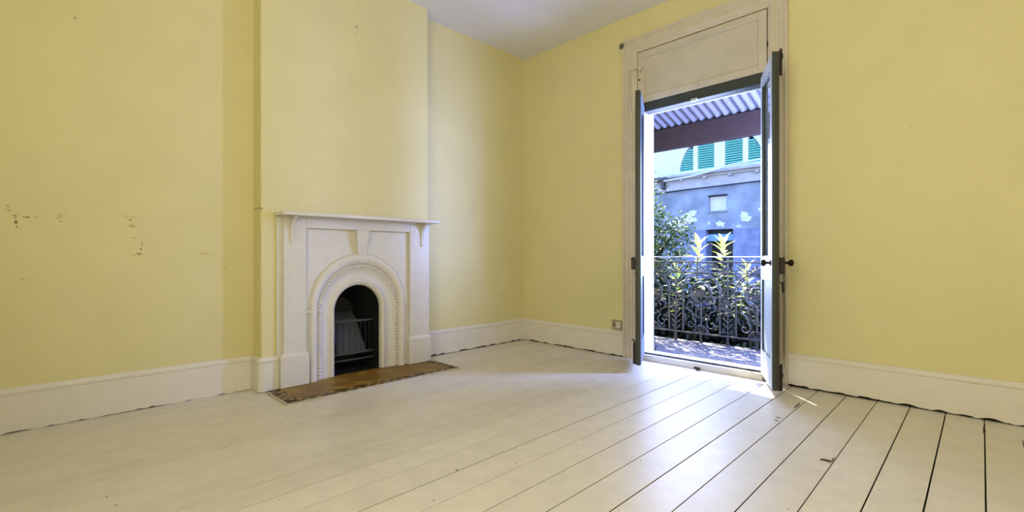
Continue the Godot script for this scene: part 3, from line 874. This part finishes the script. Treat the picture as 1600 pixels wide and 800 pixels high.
# ---------------------------------------------------------------- small things in the room
func small_things():
	var s := base("power_socket", Vector3(1.283, 0.305, 0.0))
	tag(s, "small old beige power socket on the wall above the skirting beside the architrave", "socket")
	var st := S(); box(st, Vector3(-0.058, -0.046, 0), Vector3(0.058, 0.046, 0.02), 0.004); put("plate", st, M.socket, s)
	st = S(); box(st, Vector3(0.0, -0.03, 0.02), Vector3(0.045, 0.03, 0.032), 0.005); put("plug_face", st, M.white, s)
	for a in [[-0.008, 0.010, 0.5], [0.008, 0.010, -0.5], [0.0, -0.014, 0.0]]:
		st = S(); box(st, Vector3(-0.002, -0.006, 0), Vector3(0.002, 0.006, 0.0015), 0.0, Transform3D(Basis(Vector3.BACK, a[2]), Vector3(0.0225 + a[0], a[1], 0.0315))); put("slot", st, M.gap, s)
	st = S(); box(st, Vector3(-0.038, -0.012, 0.02), Vector3(-0.022, 0.012, 0.027), 0.003); put("switch", st, M.socket_dark, s)
	var b := base("curtain_bracket", Vector3(1.352, 3.02, 0.0))
	tag(b, "small grey metal curtain bracket at the top left corner of the architrave", "bracket")
	st = S(); box(st, Vector3(-0.042, -0.008, 0), Vector3(-0.004, 0.034, 0.004), 0.001); put("plate", st, M.steel, b)
	st = S(); tube(st, [Vector3(-0.022, 0.02, 0.002), Vector3(-0.022, 0.02, 0.035), Vector3(0.012, 0.0, 0.055)], 0.006, 8); put("arm", st, M.steel, b)
	st = S(); var ring := []
	for k in 13: ring.append(Vector3(0.012 + 0.020 * cos(TAU * k / 12), -0.004 + 0.020 * sin(TAU * k / 12), 0.055))
	tube(st, ring, 0.006, 6, false); put("ring", st, M.steel, b)
	var l := base("dry_leaf_scrap", Vector3(3.291, 0.001, 1.34))
	tag(l, "small dark brown scrap lying on a board seam in front of the right wall", "debris")
	st = S(); prism(st, PackedVector2Array([Vector2(-0.02, -0.008), Vector2(0.0, -0.012), Vector2(0.026, 0.004), Vector2(0.012, 0.014), Vector2(-0.004, 0.006), Vector2(-0.024, 0.012)]), Vector3.ZERO, Vector3(1, 0.1, 0), Vector3(0, 0.15, 1), Vector3(0, 0.004, 0)); put("fragment", st, M.litter, l)

# ---------------------------------------------------------------- balcony
const RZ := -1.22

func balcony():
	var st := S(); box(st, Vector3(-1.2, -0.16, -1.32), Vector3(5.2, 0.0, -0.215), 0.01)
	tag(put("balcony_floor", st, M.balcony), "pale grey balcony floor beyond the open doors", "", "", "structure")
	var r := base("verandah_roof", Vector3(2.0, 2.5, -1.25))
	tag(r, "corrugated iron verandah roof seen from below on a brown timber beam", "", "", "structure")
	# corrugated sheets, each a part, sloping down to the beam
	var pitch := 0.088
	for s in 7:
		st = S()
		var top := []
		var x0 := -1.2 + s * pitch * 10
		for e in [[0.28, 1.05], [-0.02, 0.0], [-0.075, -0.20]]:
			var ring := PackedVector3Array()
			for k in 81: ring.append(Vector3(x0 - 2.0 + k * pitch / 8.0, e[0] + 0.030 + 0.014 * sin(TAU * k / 8.0) + (0.0008 if s % 2 else 0.0), e[1]))
			top.append(ring)
		st.set_smooth_group(0); loft(st, top, false, false, true)
		var low := []
		for g in top:
			var q := PackedVector3Array()
			for v in g: q.append(v - Vector3(0, 0.0012, 0))
			low.append(q)
		loft(st, low, false, false, false)
		put("roof_sheet", st, M.tin, r)
	st = S(); box(st, Vector3(-3.2, -0.253, -0.04), Vector3(3.2, -0.002, 0.04), 0.004); put("beam", st, M.beam, r)
	st = S(); box(st, Vector3(-3.2, 0.20, 0.96), Vector3(3.2, 0.29, 1.03), 0.004); put("wall_plate", st, M.beam, r)
	# iron lace balustrade
	var b := base("iron_lace_balustrade", Vector3(1.59, 0, RZ))
	tag(b, "grey cast iron lace balustrade of scrolls and roundels along the balcony edge", "balustrade")
	st = S(); box(st, Vector3(-2.6, 0.967, -0.018), Vector3(3.2, 0.979, 0.018), 0.003); put("handrail", st, M.handrail, b)
	for y in [[0.915, 0.014, 0.008], [0.795, 0.012, 0.006], [0.108, 0.016, 0.008]]:
		st = S(); box(st, Vector3(-2.6, y[0] - y[2], -y[1]), Vector3(3.2, y[0] + y[2], y[1]), 0.003); put("rail", st, M.lace, b)
	var meshes := lace_meshes()
	for k in range(-2, 4):
		var p := put_mesh("lace_panel", meshes[0][1], b, Vector3(k * 0.585, 0, 0))
		for q in meshes.slice(1): put_mesh(q[0], q[1], p)
	var d := base("door_hook", Vector3(1.545, 0.0, -0.262))
	tag(d, "thin dark iron hook standing on the balcony floor at the left jamb", "hook")
	st = S(); tube(st, [Vector3(0, 0, 0), Vector3(0, 0.05, 0), Vector3(0.004, 0.085, 0), Vector3(0.018, 0.098, 0)], 0.005, 8); put("rod", st, M.dark_metal, d)
	st = S(); box(st, Vector3(-0.015, 0, -0.015), Vector3(0.045, 0.006, 0.015), 0.002); put("foot", st, M.dark_metal, d)
	# fallen leaves and petals on the balcony floor, beyond counting
	rng.seed = 5
	var lm := S(); leaf(lm, 0.05, 0.02, 0.008)
	var mm := MultiMesh.new(); mm.transform_format = MultiMesh.TRANSFORM_3D; mm.use_colors = true; mm.mesh = done(lm, M.foliage); mm.instance_count = 160
	for i in 160:
		mm.set_instance_transform(i, Transform3D(Basis(Vector3.UP, rng.randf() * TAU).scaled(Vector3.ONE * rng.randf_range(0.4, 1.1)), Vector3(rng.randf_range(0.3, 3.4), 0.003, -1.3 + 0.95 * pow(rng.randf(), 1.8))))
		mm.set_instance_color(i, Color(0.25, 0.22, 0.18).lerp(Color(0.6, 0.58, 0.6), rng.randf()))
	var mi := MultiMeshInstance3D.new(); mi.name = "fallen_leaves"; mi.multimesh = mm; add_child(mi)
	tag(mi, "scattered fallen leaves and petals on the balcony floor", "leaves", "", "stuff")

func arc_pts(c: Vector2, r0: float, r1: float, a0: float, a1: float, n: int, z := 0.0) -> Array:
	var p := []
	for k in n + 1:
		var t := float(k) / n
		var a: float = lerp(a0, a1, t)
		var r: float = lerp(r0, r1, t)
		p.append(Vector3(c.x + r * cos(a), c.y + r * sin(a), z))
	return p

func lace_meshes() -> Array:
	var out := []
	var st := S()
	# flat lower standards and the thin upper bars between panels
	for s in [-1.0, 1.0]:
		box(st, Vector3(s * 0.208 - 0.010, 0.10, -0.008), Vector3(s * 0.208 + 0.010, 0.53, 0.008), 0.002)
	box(st, Vector3(-0.208, 0.522, -0.006), Vector3(0.208, 0.534, 0.006), 0.001)
	box(st, Vector3(-0.298, 0.50, -0.008), Vector3(-0.2865, 0.972, 0.008), 0.002)
	for x in [-0.2925, 0.0]: box(st, Vector3(x - 0.012, 0.0, -0.012), Vector3(x + 0.012, 0.105, 0.012), 0.003)
	out.append(["lace_panel", done(st, M.lace)])
	var c := Vector2(0, 0.568)
	st = S()
	tube(st, arc_pts(c, 0.222, 0.222, deg_to_rad(-12), deg_to_rad(192), 26), 0.008, 6)
	tube(st, arc_pts(c, 0.200, 0.200, deg_to_rad(-12), deg_to_rad(192), 26), 0.006, 6)
	out.append(["arch_band", done(st, M.lace)])
	st = S()
	tube(st, arc_pts(c, 0.118, 0.118, 0, TAU, 26), 0.008, 6, false)
	tube(st, arc_pts(c, 0.098, 0.098, 0, TAU, 26), 0.006, 6, false)
	out.append(["roundel", done(st, M.lace)])
	st = S()
	for k in 7:
		var a := PI / 2 + (k - 3) * 0.62
		petal(st, c + Vector2(0, -0.03), a, 0.085 if k != 3 else 0.10, 0.022)
	petal(st, c + Vector2(0, -0.03), -PI / 2, 0.05, 0.03)
	out.append(["palmette", done(st, M.lace)])
	# frieze between the two upper rails: a fan over the panel, half fans at its ends, diagonals between
	st = S()
	for x in [0.0, -0.2925]:
		tube(st, arc_pts(Vector2(x, 0.80), 0.06, 0.06, 0, PI, 12), 0.005, 6)
		for k in 5: petal(st, Vector2(x, 0.80), PI * (k + 0.5) / 5, 0.10, 0.016)
	for s in [-1.0, 1.0]:
		tube(st, [Vector3(s * 0.075, 0.80, 0), Vector3(s * 0.14, 0.91, 0)], 0.005, 6)
		tube(st, [Vector3(s * 0.075, 0.91, 0), Vector3(s * 0.22, 0.80, 0)], 0.005, 6)
		tube(st, arc_pts(Vector2(s * 0.15, 0.855), 0.03, 0.03, 0, TAU, 12), 0.005, 6, false)
	out.append(["fan_frieze", done(st, M.lace)])
	# leaves in the corners above the arch
	for s in [-1.0, 1.0]:
		st = S()
		var a0: float = PI / 2 - s * 0.55
		for k in 4:
			var a: float = PI / 2 - s * (0.75 + k * 0.28)
			petal(st, c + Vector2(cos(a), sin(a)) * 0.225, a - s * 0.25, 0.10 + 0.02 * (k % 2), 0.02)
		tube(st, arc_pts(c, 0.25, 0.30, a0, PI / 2 - s * 1.4, 10), 0.005, 6)
		out.append(["corner_leaf", done(st, M.lace)])
	# S scrolls either side of the stem
	for s in [-1.0, 1.0]:
		st = S()
		var lo := arc_pts(Vector2(s * 0.118, 0.215), 0.012, 0.066, deg_to_rad(90.0 - s * 200.0) + s * PI * 2.0 * 1.6, deg_to_rad(90.0 + s * 20.0), 26)
		tube(st, lo, 0.008, 6)
		var e: Vector3 = lo[-1]
		tube(st, [e, Vector3(s * 0.085, 0.30, 0), Vector3(s * 0.105, 0.345, 0), Vector3(s * 0.15, 0.37, 0), Vector3(s * 0.165, 0.415, 0), Vector3(s * 0.135, 0.455, 0), Vector3(s * 0.095, 0.445, 0), Vector3(s * 0.085, 0.415, 0), Vector3(s * 0.105, 0.395, 0)], 0.008, 6)
		petal(st, Vector2(s * 0.15, 0.37), PI / 2 - s * 1.2, 0.06, 0.018)
		petal(st, Vector2(s * 0.09, 0.30), PI / 2 + s * 0.9, 0.06, 0.02)
		petal(st, Vector2(s * 0.17, 0.24), PI / 2 - s * 0.2, 0.09, 0.02)
		out.append(["scroll", done(st, M.lace)])
	st = S()
	tube(st, arc_pts(Vector2(0, 0.108), 0.085, 0.085, 0, PI, 14), 0.008, 6)
	tube(st, arc_pts(Vector2(0, 0.108), 0.066, 0.066, 0, PI, 14), 0.005, 6)
	for k in 5: petal(st, Vector2(0, 0.11), PI * (k + 0.5) / 5, 0.06, 0.014)
	out.append(["base_fan", done(st, M.lace)])
	st = S()
	tube(st, [Vector3(0, 0.19, 0), Vector3(0, 0.27, 0), Vector3(0, 0.33, 0), Vector3(0, 0.45, 0)], [0.012, 0.009, 0.016, 0.010], 8)
	for s in [-1.0, 1.0]:
		petal(st, Vector2(0, 0.27), PI / 2 - s * 0.9, 0.075, 0.018); petal(st, Vector2(0, 0.36), PI / 2 - s * 0.7, 0.08, 0.018)
		tube(st, arc_pts(Vector2(s * 0.04, 0.44), 0.03, 0.03, 0, TAU, 10), 0.005, 6, false)
		tube(st, [Vector3(s * 0.2, 0.52, 0), Vector3(s * 0.16, 0.50, 0), Vector3(s * 0.13, 0.48, 0)], 0.005, 6)
	out.append(["stem", done(st, M.lace)])
	# foliage strip between neighbouring standards
	st = S()
	tube(st, [Vector3(-0.2925, 0.11, 0), Vector3(-0.2925, 0.5, 0)], 0.006, 6)
	for k in 6:
		for s in [-1.0, 1.0]: petal(st, Vector2(-0.2925, 0.13 + k * 0.062), PI / 2 - s * 0.75, 0.085, 0.018)
	tube(st, arc_pts(Vector2(-0.2925, 0.42), 0.045, 0.045, 0, TAU, 12), 0.005, 6, false)
	out.append(["leaf_strip", done(st, M.lace)])
	return out

func petal(st: SurfaceTool, o: Vector2, a: float, L: float, w: float):
	var d := Vector2(cos(a), sin(a)); var n := Vector2(-d.y, d.x)
	var poly := PackedVector2Array([o, o + d * L * 0.35 + n * w * 0.4, o + d * L * 0.7 + n * w * 0.5, o + d * L, o + d * L * 0.7 - n * w * 0.5, o + d * L * 0.35 - n * w * 0.4])
	prism(st, poly, Vector3(0, 0, -0.004), Vector3.RIGHT, Vector3.UP, Vector3(0, 0, 0.008))

# ---------------------------------------------------------------- garden and the house opposite
func leaf(st: SurfaceTool, L: float, w: float, curl: float):
	# a bent leaf from the origin along +z with a folded midrib
	var n := 4
	for k in n:
		var a := float(k) / n; var b := float(k + 1) / n
		var wa := w * sin(PI * pow(a, 0.8)) ; var wb := w * sin(PI * pow(b, 0.8))
		var ya := -curl * a * a * 4.0; var yb := -curl * b * b * 4.0
		var m0 := Vector3(0, ya, a * L); var m1 := Vector3(0, yb, b * L)
		for s in [-1.0, 1.0]:
			var p0 := Vector3(s * wa, ya + wa * 0.3, a * L); var p1 := Vector3(s * wb, yb + wb * 0.3, b * L)
			for v in ([m0, p0, p1, m0, p1, m1] if s < 0 else [m0, p1, p0, m0, m1, p1]): st.add_vertex(v)

func foliage(called: String, parent: Node, spots: Array, cols: Array, sizes: Vector2, lm: Mesh):
	var mm := MultiMesh.new(); mm.transform_format = MultiMesh.TRANSFORM_3D; mm.use_colors = true; mm.mesh = lm; mm.instance_count = spots.size()
	for i in spots.size():
		var b := Basis.from_euler(Vector3(rng.randf_range(-0.9, 0.7), rng.randf() * TAU, rng.randf_range(-0.6, 0.6)))
		mm.set_instance_transform(i, Transform3D(b.scaled(Vector3.ONE * rng.randf_range(sizes.x, sizes.y)), spots[i]))
		mm.set_instance_color(i, (cols[0] as Color).lerp(cols[1], rng.randf()))
	var mi := MultiMeshInstance3D.new(); mi.name = called; mi.multimesh = mm; mi.set_meta("kind", "stuff"); parent.add_child(mi, true)

func blob_spots(c: Vector3, r: Vector3, n: int) -> Array:
	var out := []
	for k in n:
		var v := Vector3(rng.randfn(), rng.randfn(), rng.randfn()).normalized() * pow(rng.randf(), 0.45)
		out.append(c + v * r)
	return out

func garden():
	var st := S(); box(st, Vector3(-30, -3.5, -60), Vector3(40, -3.3, 40))
	tag(put("street_ground", st, M.street), "grey street and yard far below the balcony", "", "", "structure")
	rng.seed = 90
	var lm := S(); leaf(lm, 0.085, 0.020, 0.006); var lmesh := done(lm, M.foliage)
	# leafy tree at the left of the view
	var t := base("garden_tree", Vector3(0.02, -3.3, -3.4))
	tag(t, "leafy green tree beyond the balcony rail at the left of the doorway view", "tree")
	st = S(); tube(st, [Vector3(0, 0, 0), Vector3(0.05, 1.6, 0.05), Vector3(-0.15, 3.0, 0), Vector3(-0.2, 4.2, 0.05), Vector3(-0.22, 5.0, 0)], [0.11, 0.09, 0.06, 0.03, 0.01], 8); put("trunk", st, M.bark, t)
	for k in 9:
		var a := k * 2.4; var y := 2.2 + k * 0.26
		var e := Vector3(cos(a) * 0.45 - 0.15, y + 0.4, sin(a) * 0.45)
		st = S(); tube(st, [Vector3(-0.12, y, 0), Vector3(e.x * 0.5 - 0.06, y + 0.18, e.z * 0.5), e], [0.035, 0.025, 0.008], 6); put("branch", st, M.bark, t)
	var spots := []
	for q in [[Vector3(-0.2, 3.1, 0.0), Vector3(0.75, 0.8, 0.8), 2600], [Vector3(-0.2, 4.0, 0), Vector3(0.62, 0.8, 0.7), 2600], [Vector3(-0.2, 4.75, 0.1), Vector3(0.42, 0.5, 0.5), 1100], [Vector3(-0.22, 5.3, 0), Vector3(0.22, 0.45, 0.35), 160], [Vector3(0.32, 4.65, 0.1), Vector3(0.26, 0.4, 0.3), 420]]:
		spots += blob_spots(q[0], q[1], q[2])
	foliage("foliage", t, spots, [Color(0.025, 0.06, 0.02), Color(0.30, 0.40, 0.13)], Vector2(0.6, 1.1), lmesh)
	# taller tree whose crown hangs above the verandah roof's edge, out of sight from the room
	var t2 := base("overhanging_tree", Vector3(-2.6, -3.3, -4.6))
	tag(t2, "tall sparse tree behind the leafy one, its crown above the verandah", "tree")
	st = S(); tube(st, [Vector3(0, 0, 0), Vector3(0.1, 3.0, 0.1), Vector3(0.2, 6.0, 0.3), Vector3(0.5, 8.2, 0.5)], [0.16, 0.13, 0.09, 0.03], 8); put("trunk", st, M.bark, t2)
	spots = []
	for q in [[Vector3(0.55, 8.3, 1.2), Vector3(0.62, 0.5, 0.6), 2200], [Vector3(0.6, 7.6, 0.7), Vector3(1.2, 0.9, 1.0), 1000], [Vector3(1.6, 7.9, 1.3), Vector3(0.9, 0.7, 0.9), 600], [Vector3(-0.6, 7.2, 0.2), Vector3(1.0, 0.9, 0.9), 600]]:  # dense first cluster added, unseen, to shade the floor left of the sun patch
		spots += blob_spots(q[0], q[1], q[2])
	foliage("foliage", t2, spots, [Color(0.03, 0.06, 0.02), Color(0.13, 0.20, 0.05)], Vector2(0.9, 1.5), lmesh)
	# shrubs whose tops fill the view through the iron lace
	var kinds := ["dense dark shrub behind the left end of the iron lace", "blue green shrub behind the middle of the iron lace", "dark shrub behind the right side of the iron lace", "low dark hedge shrub behind the far right of the iron lace", "dark shrub beyond the far left of the balustrade"]
	var xs := [0.55, 1.25, 2.0, 2.8, -0.3]
	for k in 5:
		var s := base("garden_shrub", Vector3(xs[k], -3.3, -1.95 - 0.12 * (k % 2)))
		tag(s, kinds[k], "shrub")
		for j in 4:
			var a := j * 1.7
			st = S(); tube(st, [Vector3(0, 0, 0), Vector3(cos(a) * 0.15, 1.8, sin(a) * 0.12), Vector3(cos(a) * 0.32, 3.7, sin(a) * 0.25)], [0.035, 0.028, 0.012], 6); put("stem", st, M.bark, s)
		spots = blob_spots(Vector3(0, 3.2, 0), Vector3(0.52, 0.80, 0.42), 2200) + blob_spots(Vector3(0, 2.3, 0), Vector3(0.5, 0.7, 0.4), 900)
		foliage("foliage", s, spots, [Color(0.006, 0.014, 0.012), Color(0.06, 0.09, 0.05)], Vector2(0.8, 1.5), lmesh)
	var hd := base("garden_hedge", Vector3(1.2, -3.3, -2.9))
	tag(hd, "dark clipped hedge closing the view behind the shrubs and the iron lace", "hedge")
	for j in 7:
		st = S(); tube(st, [Vector3(-2.2 + j * 0.7, 0, 0), Vector3(-2.15 + j * 0.7, 2.0, 0.05), Vector3(-2.2 + j * 0.7, 3.6, 0)], [0.05, 0.035, 0.012], 6); put("stem", st, M.bark, hd)
	spots = []
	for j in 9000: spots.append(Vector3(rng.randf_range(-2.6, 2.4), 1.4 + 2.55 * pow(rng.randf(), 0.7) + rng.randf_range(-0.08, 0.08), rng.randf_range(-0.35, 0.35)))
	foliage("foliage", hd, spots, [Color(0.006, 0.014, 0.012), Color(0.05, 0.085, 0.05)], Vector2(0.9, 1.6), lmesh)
	# tall stems with big leaves, upper ones coloured pale as sunlit, each leaf a part
	var big := S(); leaf(big, 0.20, 0.034, 0.012)
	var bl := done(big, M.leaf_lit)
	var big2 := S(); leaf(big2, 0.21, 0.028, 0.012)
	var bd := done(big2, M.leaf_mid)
	for q in [[1.33, 1.27, -1.75, "pale leafed plant standing above the rail, left one of the tall two", 26, -0.25], [1.60, 1.30, -1.8, "pale leafed plant standing above the rail, right one of the tall two", 28, 0.2], [1.93, 1.02, -1.65, "low pale leafed plant just topping the rail near the open right leaf", 22, 0.3], [1.13, 0.95, -1.6, "low leafy plant at rail height in front of the leafy tree", 16, -0.3], [2.25, 1.08, -2.1, "darker leafy plant behind the knob of the right door leaf", 16, 0.1]]:
		var p := base("leafy_plant", Vector3(q[0], -3.3, q[2]))
		tag(p, q[3], "plant")
		var top: float = q[1] + 3.3
		st = S(); tube(st, [Vector3(q[5] * 0.5, 0, 0), Vector3(q[5] * 0.3, top * 0.5, 0), Vector3(0, top - 0.1, 0)], [0.03, 0.02, 0.007], 6); put("stem", st, M.bark, p)
		for k in q[4]:
			var f: float = float(k) / q[4]
			var y: float = top - 0.16 - 0.55 * pow(f, 1.2)
			var tilt: float = lerp(-1.15, -0.15, min(1.0, f * 1.4)) + rng.randf_range(-0.15, 0.15)
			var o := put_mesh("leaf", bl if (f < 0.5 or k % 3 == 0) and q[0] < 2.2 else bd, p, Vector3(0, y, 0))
			o.basis = Basis.from_euler(Vector3(tilt, k * 2.4 + rng.randf_range(-0.3, 0.3), 0)).scaled(Vector3.ONE * rng.randf_range(0.6, 1.0))

const FZW := -8.0

func louvres(parent: Node, called: String, x0: float, x1: float, y0: float, y1f: Callable, m: Material):
	# slats between two uprights, each cut off where the arch comes down
	var st := S()
	var y := y0 + 0.03
	while true:
		var lo := x0; var hi := x1
		if y1f.call((x0 + x1) / 2.0) < y: break
		while lo < hi and y1f.call(lo) < y + 0.03: lo += 0.01
		while hi > lo and y1f.call(hi) < y + 0.03: hi -= 0.01
		if hi - lo > 0.03: box(st, Vector3(lo, -0.028, -0.004), Vector3(hi, 0.028, 0.004), 0.0, Transform3D(Basis(Vector3.RIGHT, -0.6), Vector3(0, y, 0)))
		y += 0.058
	put(called, st, m, parent)

func opposite_house():
	var o := base("opposite_house", Vector3(-0.85, -3.3, FZW))
	tag(o, "weathered blue rendered house opposite with an arched shuttered window", "house")
	var G := 3.3
	# wall with its openings left out: a grid of boxes
	var xs := [-6.0, -2.55, -1.62, -0.33, 0.34, 1.02, 1.62, 4.6]
	var st := S()
	box(st, Vector3(-6.0, 0, -0.6), Vector3(4.6, G + 0.05, 0.0))
	box(st, Vector3(-6.0, G + 0.05, -0.6), Vector3(-2.6, G + 1.33, 0)); box(st, Vector3(-1.55, G + 0.05, -0.6), Vector3(-0.33, G + 1.66, 0))
	box(st, Vector3(-2.6, G + 1.33, -0.6), Vector3(-1.55, G + 1.66, 0)); box(st, Vector3(-6.0, G + 1.33, -0.6), Vector3(-2.6, G + 1.66, 0))
	box(st, Vector3(0.34, G + 0.05, -0.6), Vector3(4.6, G + 1.66, 0))
	put("lower_wall", st, M.facade_low, o)
	st = S()
	box(st, Vector3(-6.0, G + 1.66, -0.6), Vector3(-0.25, G + 2.75, 0)); box(st, Vector3(0.19, G + 1.66, -0.6), Vector3(4.6, G + 2.75, 0))
	box(st, Vector3(-0.25, G + 1.66, -0.6), Vector3(0.19, G + 2.13, 0)); box(st, Vector3(-0.25, G + 2.5, -0.6), Vector3(0.19, G + 2.75, 0))
	put("wall", st, M.facade, o)
	st = S(); box(st, Vector3(-6.0, G + 2.75, -0.6), Vector3(4.6, G + 3.08, 0.01), 0.01); put("upper_band", st, M.facade_pale, o)
	# moulded ledge under the arched window
	st = S(); box(st, Vector3(-1.35, G + 3.08, -0.3), Vector3(4.6, G + 3.16, 0.16), 0.02); box(st, Vector3(-1.3, G + 3.02, -0.3), Vector3(4.6, G + 3.085, 0.08), 0.02); put("ledge", st, M.facade_pale, o)
	st = S(); box(st, Vector3(-1.75, G + 3.02, -0.3), Vector3(-1.3, G + 3.12, 0.2), 0.02); put("eaves_gutter", st, M.iron_grey, o)
	st = S(); box(st, Vector3(-1.5, G + 2.8, 0.0), Vector3(-1.42, G + 3.03, 0.16), 0.01); put("gutter_bracket", st, M.iron_grey, o)
	for k in 4:
		st = S(); box(st, Vector3(-1.0 + k * 0.62, G + 2.97, 0), Vector3(-0.9 + k * 0.62, G + 3.03, 0.1), 0.01); put("ledge_bracket", st, M.facade_pale, o)
	# upper wall round the arched window
	var cx := 0.02; var R := 1.10; var y0 := G + 3.17
	st = S()
	var poly := PackedVector2Array([Vector2(-6.0, y0 - 0.05), Vector2(-6.0, G + 6.0), Vector2(4.6, G + 6.0), Vector2(4.6, y0 - 0.05), Vector2(cx + R, y0 - 0.05)])
	for k in 25: poly.append(Vector2(cx + R * cos(PI * k / 24), y0 + R * sin(PI * k / 24)))
	poly.append(Vector2(cx - R, y0 - 0.05))
	prism(st, poly, Vector3(0, 0, -0.6), Vector3.RIGHT, Vector3.UP, Vector3(0, 0, 0.55)); put("upper_wall", st, M.facade_white, o)
	var w := base("arched_window", Vector3(0, 0, 0), o)
	w.name = "arched_window"
	st = S()
	var rings := []
	for e in [[R + 0.10, -0.06], [R + 0.10, 0.03], [R + 0.04, 0.06], [R - 0.06, 0.03], [R - 0.06, -0.15]]:
		var ring := PackedVector3Array()
		ring.append(Vector3(cx + e[0], y0 - 0.05, e[1]))
		for k in 25: ring.append(Vector3(cx + e[0] * cos(PI * k / 24), y0 + e[0] * sin(PI * k / 24), e[1]))
		ring.append(Vector3(cx - e[0], y0 - 0.05, e[1]))
		rings.append(ring)
	loft(st, rings, false, false, true); put("arch_frame", st, M.facade_white, w)
	st = S(); box(st, Vector3(cx - R, y0 - 0.03, -0.12), Vector3(cx + R, y0 + 0.05, 0.08), 0.01); put("sill", st, M.facade_white, w)
	var top := func(x: float) -> float: return y0 + sqrt(max(0.0, pow(R - 0.05, 2) - pow(x - cx, 2)))
	for x in [[-0.135, 0.135], [-0.68, -0.55], [0.55, 0.68]]:
		st = S(); box(st, Vector3(cx + x[0], y0, -0.10), Vector3(cx + x[1], top.call(cx + max(abs(x[0]), abs(x[1]))), 0.02), 0.01); put("mullion", st, M.facade_white, w)
	for x in [[-1.04, -0.68], [-0.55, -0.135], [0.135, 0.55], [0.68, 1.04]]:
		louvres(w, "shutter", cx + x[0], cx + x[1], y0 + 0.05, top, M.shutter)
	st = S(); box(st, Vector3(cx - R, y0, -0.2), Vector3(cx + R, y0 + R, -0.18)); put("dark_interior", st, mat(Color(0.07, 0.14, 0.18), 0.5), w)
	# bricked up little window
	w = base("blocked_window", Vector3.ZERO, o)
	st = S(); box(st, Vector3(-0.25, G + 2.13, -0.12), Vector3(0.19, G + 2.5, -0.06), 0.004); put("infill", st, M.peel, w)
	st = S(); box(st, Vector3(-0.27, G + 2.5, -0.1), Vector3(0.21, G + 2.53, 0.03), 0.004); put("shade_strip", st, M.cable, w)  # dark strip in place of the recess shadow above the infill
	st = S(); box(st, Vector3(-0.27, G + 2.09, -0.1), Vector3(0.21, G + 2.13, 0.04), 0.004); put("sill", st, M.facade, w)
	# dark openings at the lower edge of the view
	for q in [[-0.33, 0.34, 1.66], [-2.6, -1.55, 1.33]]:
		w = base("window", Vector3.ZERO, o)
		st = S(); box(st, Vector3(q[0], G + 0.05, -0.5), Vector3(q[1], G + q[2], -0.4)); put("dark_pane", st, M.void, w)
		st = S(); box(st, Vector3(q[0], G + q[2] - 0.30, -0.2), Vector3(q[1], G + q[2] - 0.12, -0.05), 0.01); put("sash_rail", st, M.blue, w)
		st = S(); box(st, Vector3(q[0], G + q[2] - 0.12, -0.3), Vector3(q[1], G + q[2], -0.16)); put("dark_lintel", st, M.cable, w)  # dark lintel band over the sash
		st = S(); box(st, Vector3(q[0] - 0.02, G - 0.02, -0.2), Vector3(q[1] + 0.02, G + 0.05, 0.06), 0.01); put("sill", st, M.facade_pale, w)
	# patches where the paint has come off
	var pn := FastNoiseLite.new(); pn.seed = 12; pn.frequency = 1.3; pn.fractal_octaves = 3
	for q in [[-0.80, 1.98, 0.24, 0.16], [-0.98, 1.86, 0.14, 0.10], [-0.66, 2.12, 0.12, 0.07], [-0.60, 1.92, 0.07, 0.05], [0.02, 1.80, 0.12, 0.08], [0.10, 1.74, 0.05, 0.04], [0.60, 1.96, 0.10, 0.13], [0.66, 1.88, 0.15, 0.07], [0.48, 1.72, 0.06, 0.03], [-0.25, 1.82, 0.03, 0.06], [0.95, 2.1, 0.03, 0.05]]:
		st = S()
		var pp := PackedVector2Array()
		for k in 30:
			var w0: float = 0.85 + 0.45 * pn.get_noise_2d(q[0] * 7.0 + cos(TAU * k / 30), q[1] * 5.0 + sin(TAU * k / 30))
			pp.append(Vector2(q[0] + q[2] * cos(TAU * k / 30) * w0, G + q[1] + q[3] * sin(TAU * k / 30) * w0))
		prism(st, pp, Vector3(0, 0, 0.001), Vector3.RIGHT, Vector3.UP, Vector3(0, 0, 0.004 + q[2] * 0.03)); put("bare_patch", st, M.peel, o)
	st = S(); tube(st, [Vector3(1.0, G + 0.3, 0.03), Vector3(1.0, G + 1.62, 0.03)], 0.03, 8); put("downpipe", st, M.facade, o)
	# cable and pipe across the front
	var c := base("overhead_cable", Vector3(-0.85, 2.76, FZW + 0.06))
	tag(c, "thin dark cable strung across the blue house opposite", "cable")
	st = S(); tube(st, [Vector3(-2.0, -0.08, 0), Vector3(-0.9, -0.03, 0), Vector3(1.1, 0.0, 0), Vector3(3.5, 0.08, 0)], 0.016, 6); put("wire", st, M.cable, c)
	c = base("service_pipe", Vector3(-0.85, 3.0, FZW + 0.24))
	tag(c, "pale pipe slanting up across the ledge of the blue house", "pipe")
	st = S(); tube(st, [Vector3(-1.35, 0.0, 0), Vector3(-0.6, 0.04, 0), Vector3(0.1, 0.14, 0), Vector3(0.35, 0.2, 0), Vector3(1.4, 0.26, 0)], 0.022, 8); put("tube", st, M.pipe, c)

func _ready():
	set_up()
	make_materials()
	room()
	skirtings()
	door_case()
	door_leaf("door_1", "left French door leaf opened into the room, seen almost edge on", Vector3(1.553, 0, 0.006), Vector3(1.780, 0, 0.472), 1.0, false, M.leaf_dimmed)
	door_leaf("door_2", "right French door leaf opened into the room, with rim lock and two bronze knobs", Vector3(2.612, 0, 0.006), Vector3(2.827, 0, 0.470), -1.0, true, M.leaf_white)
	fireplace()
	balcony()
	opposite_house()
	garden()
	small_things()
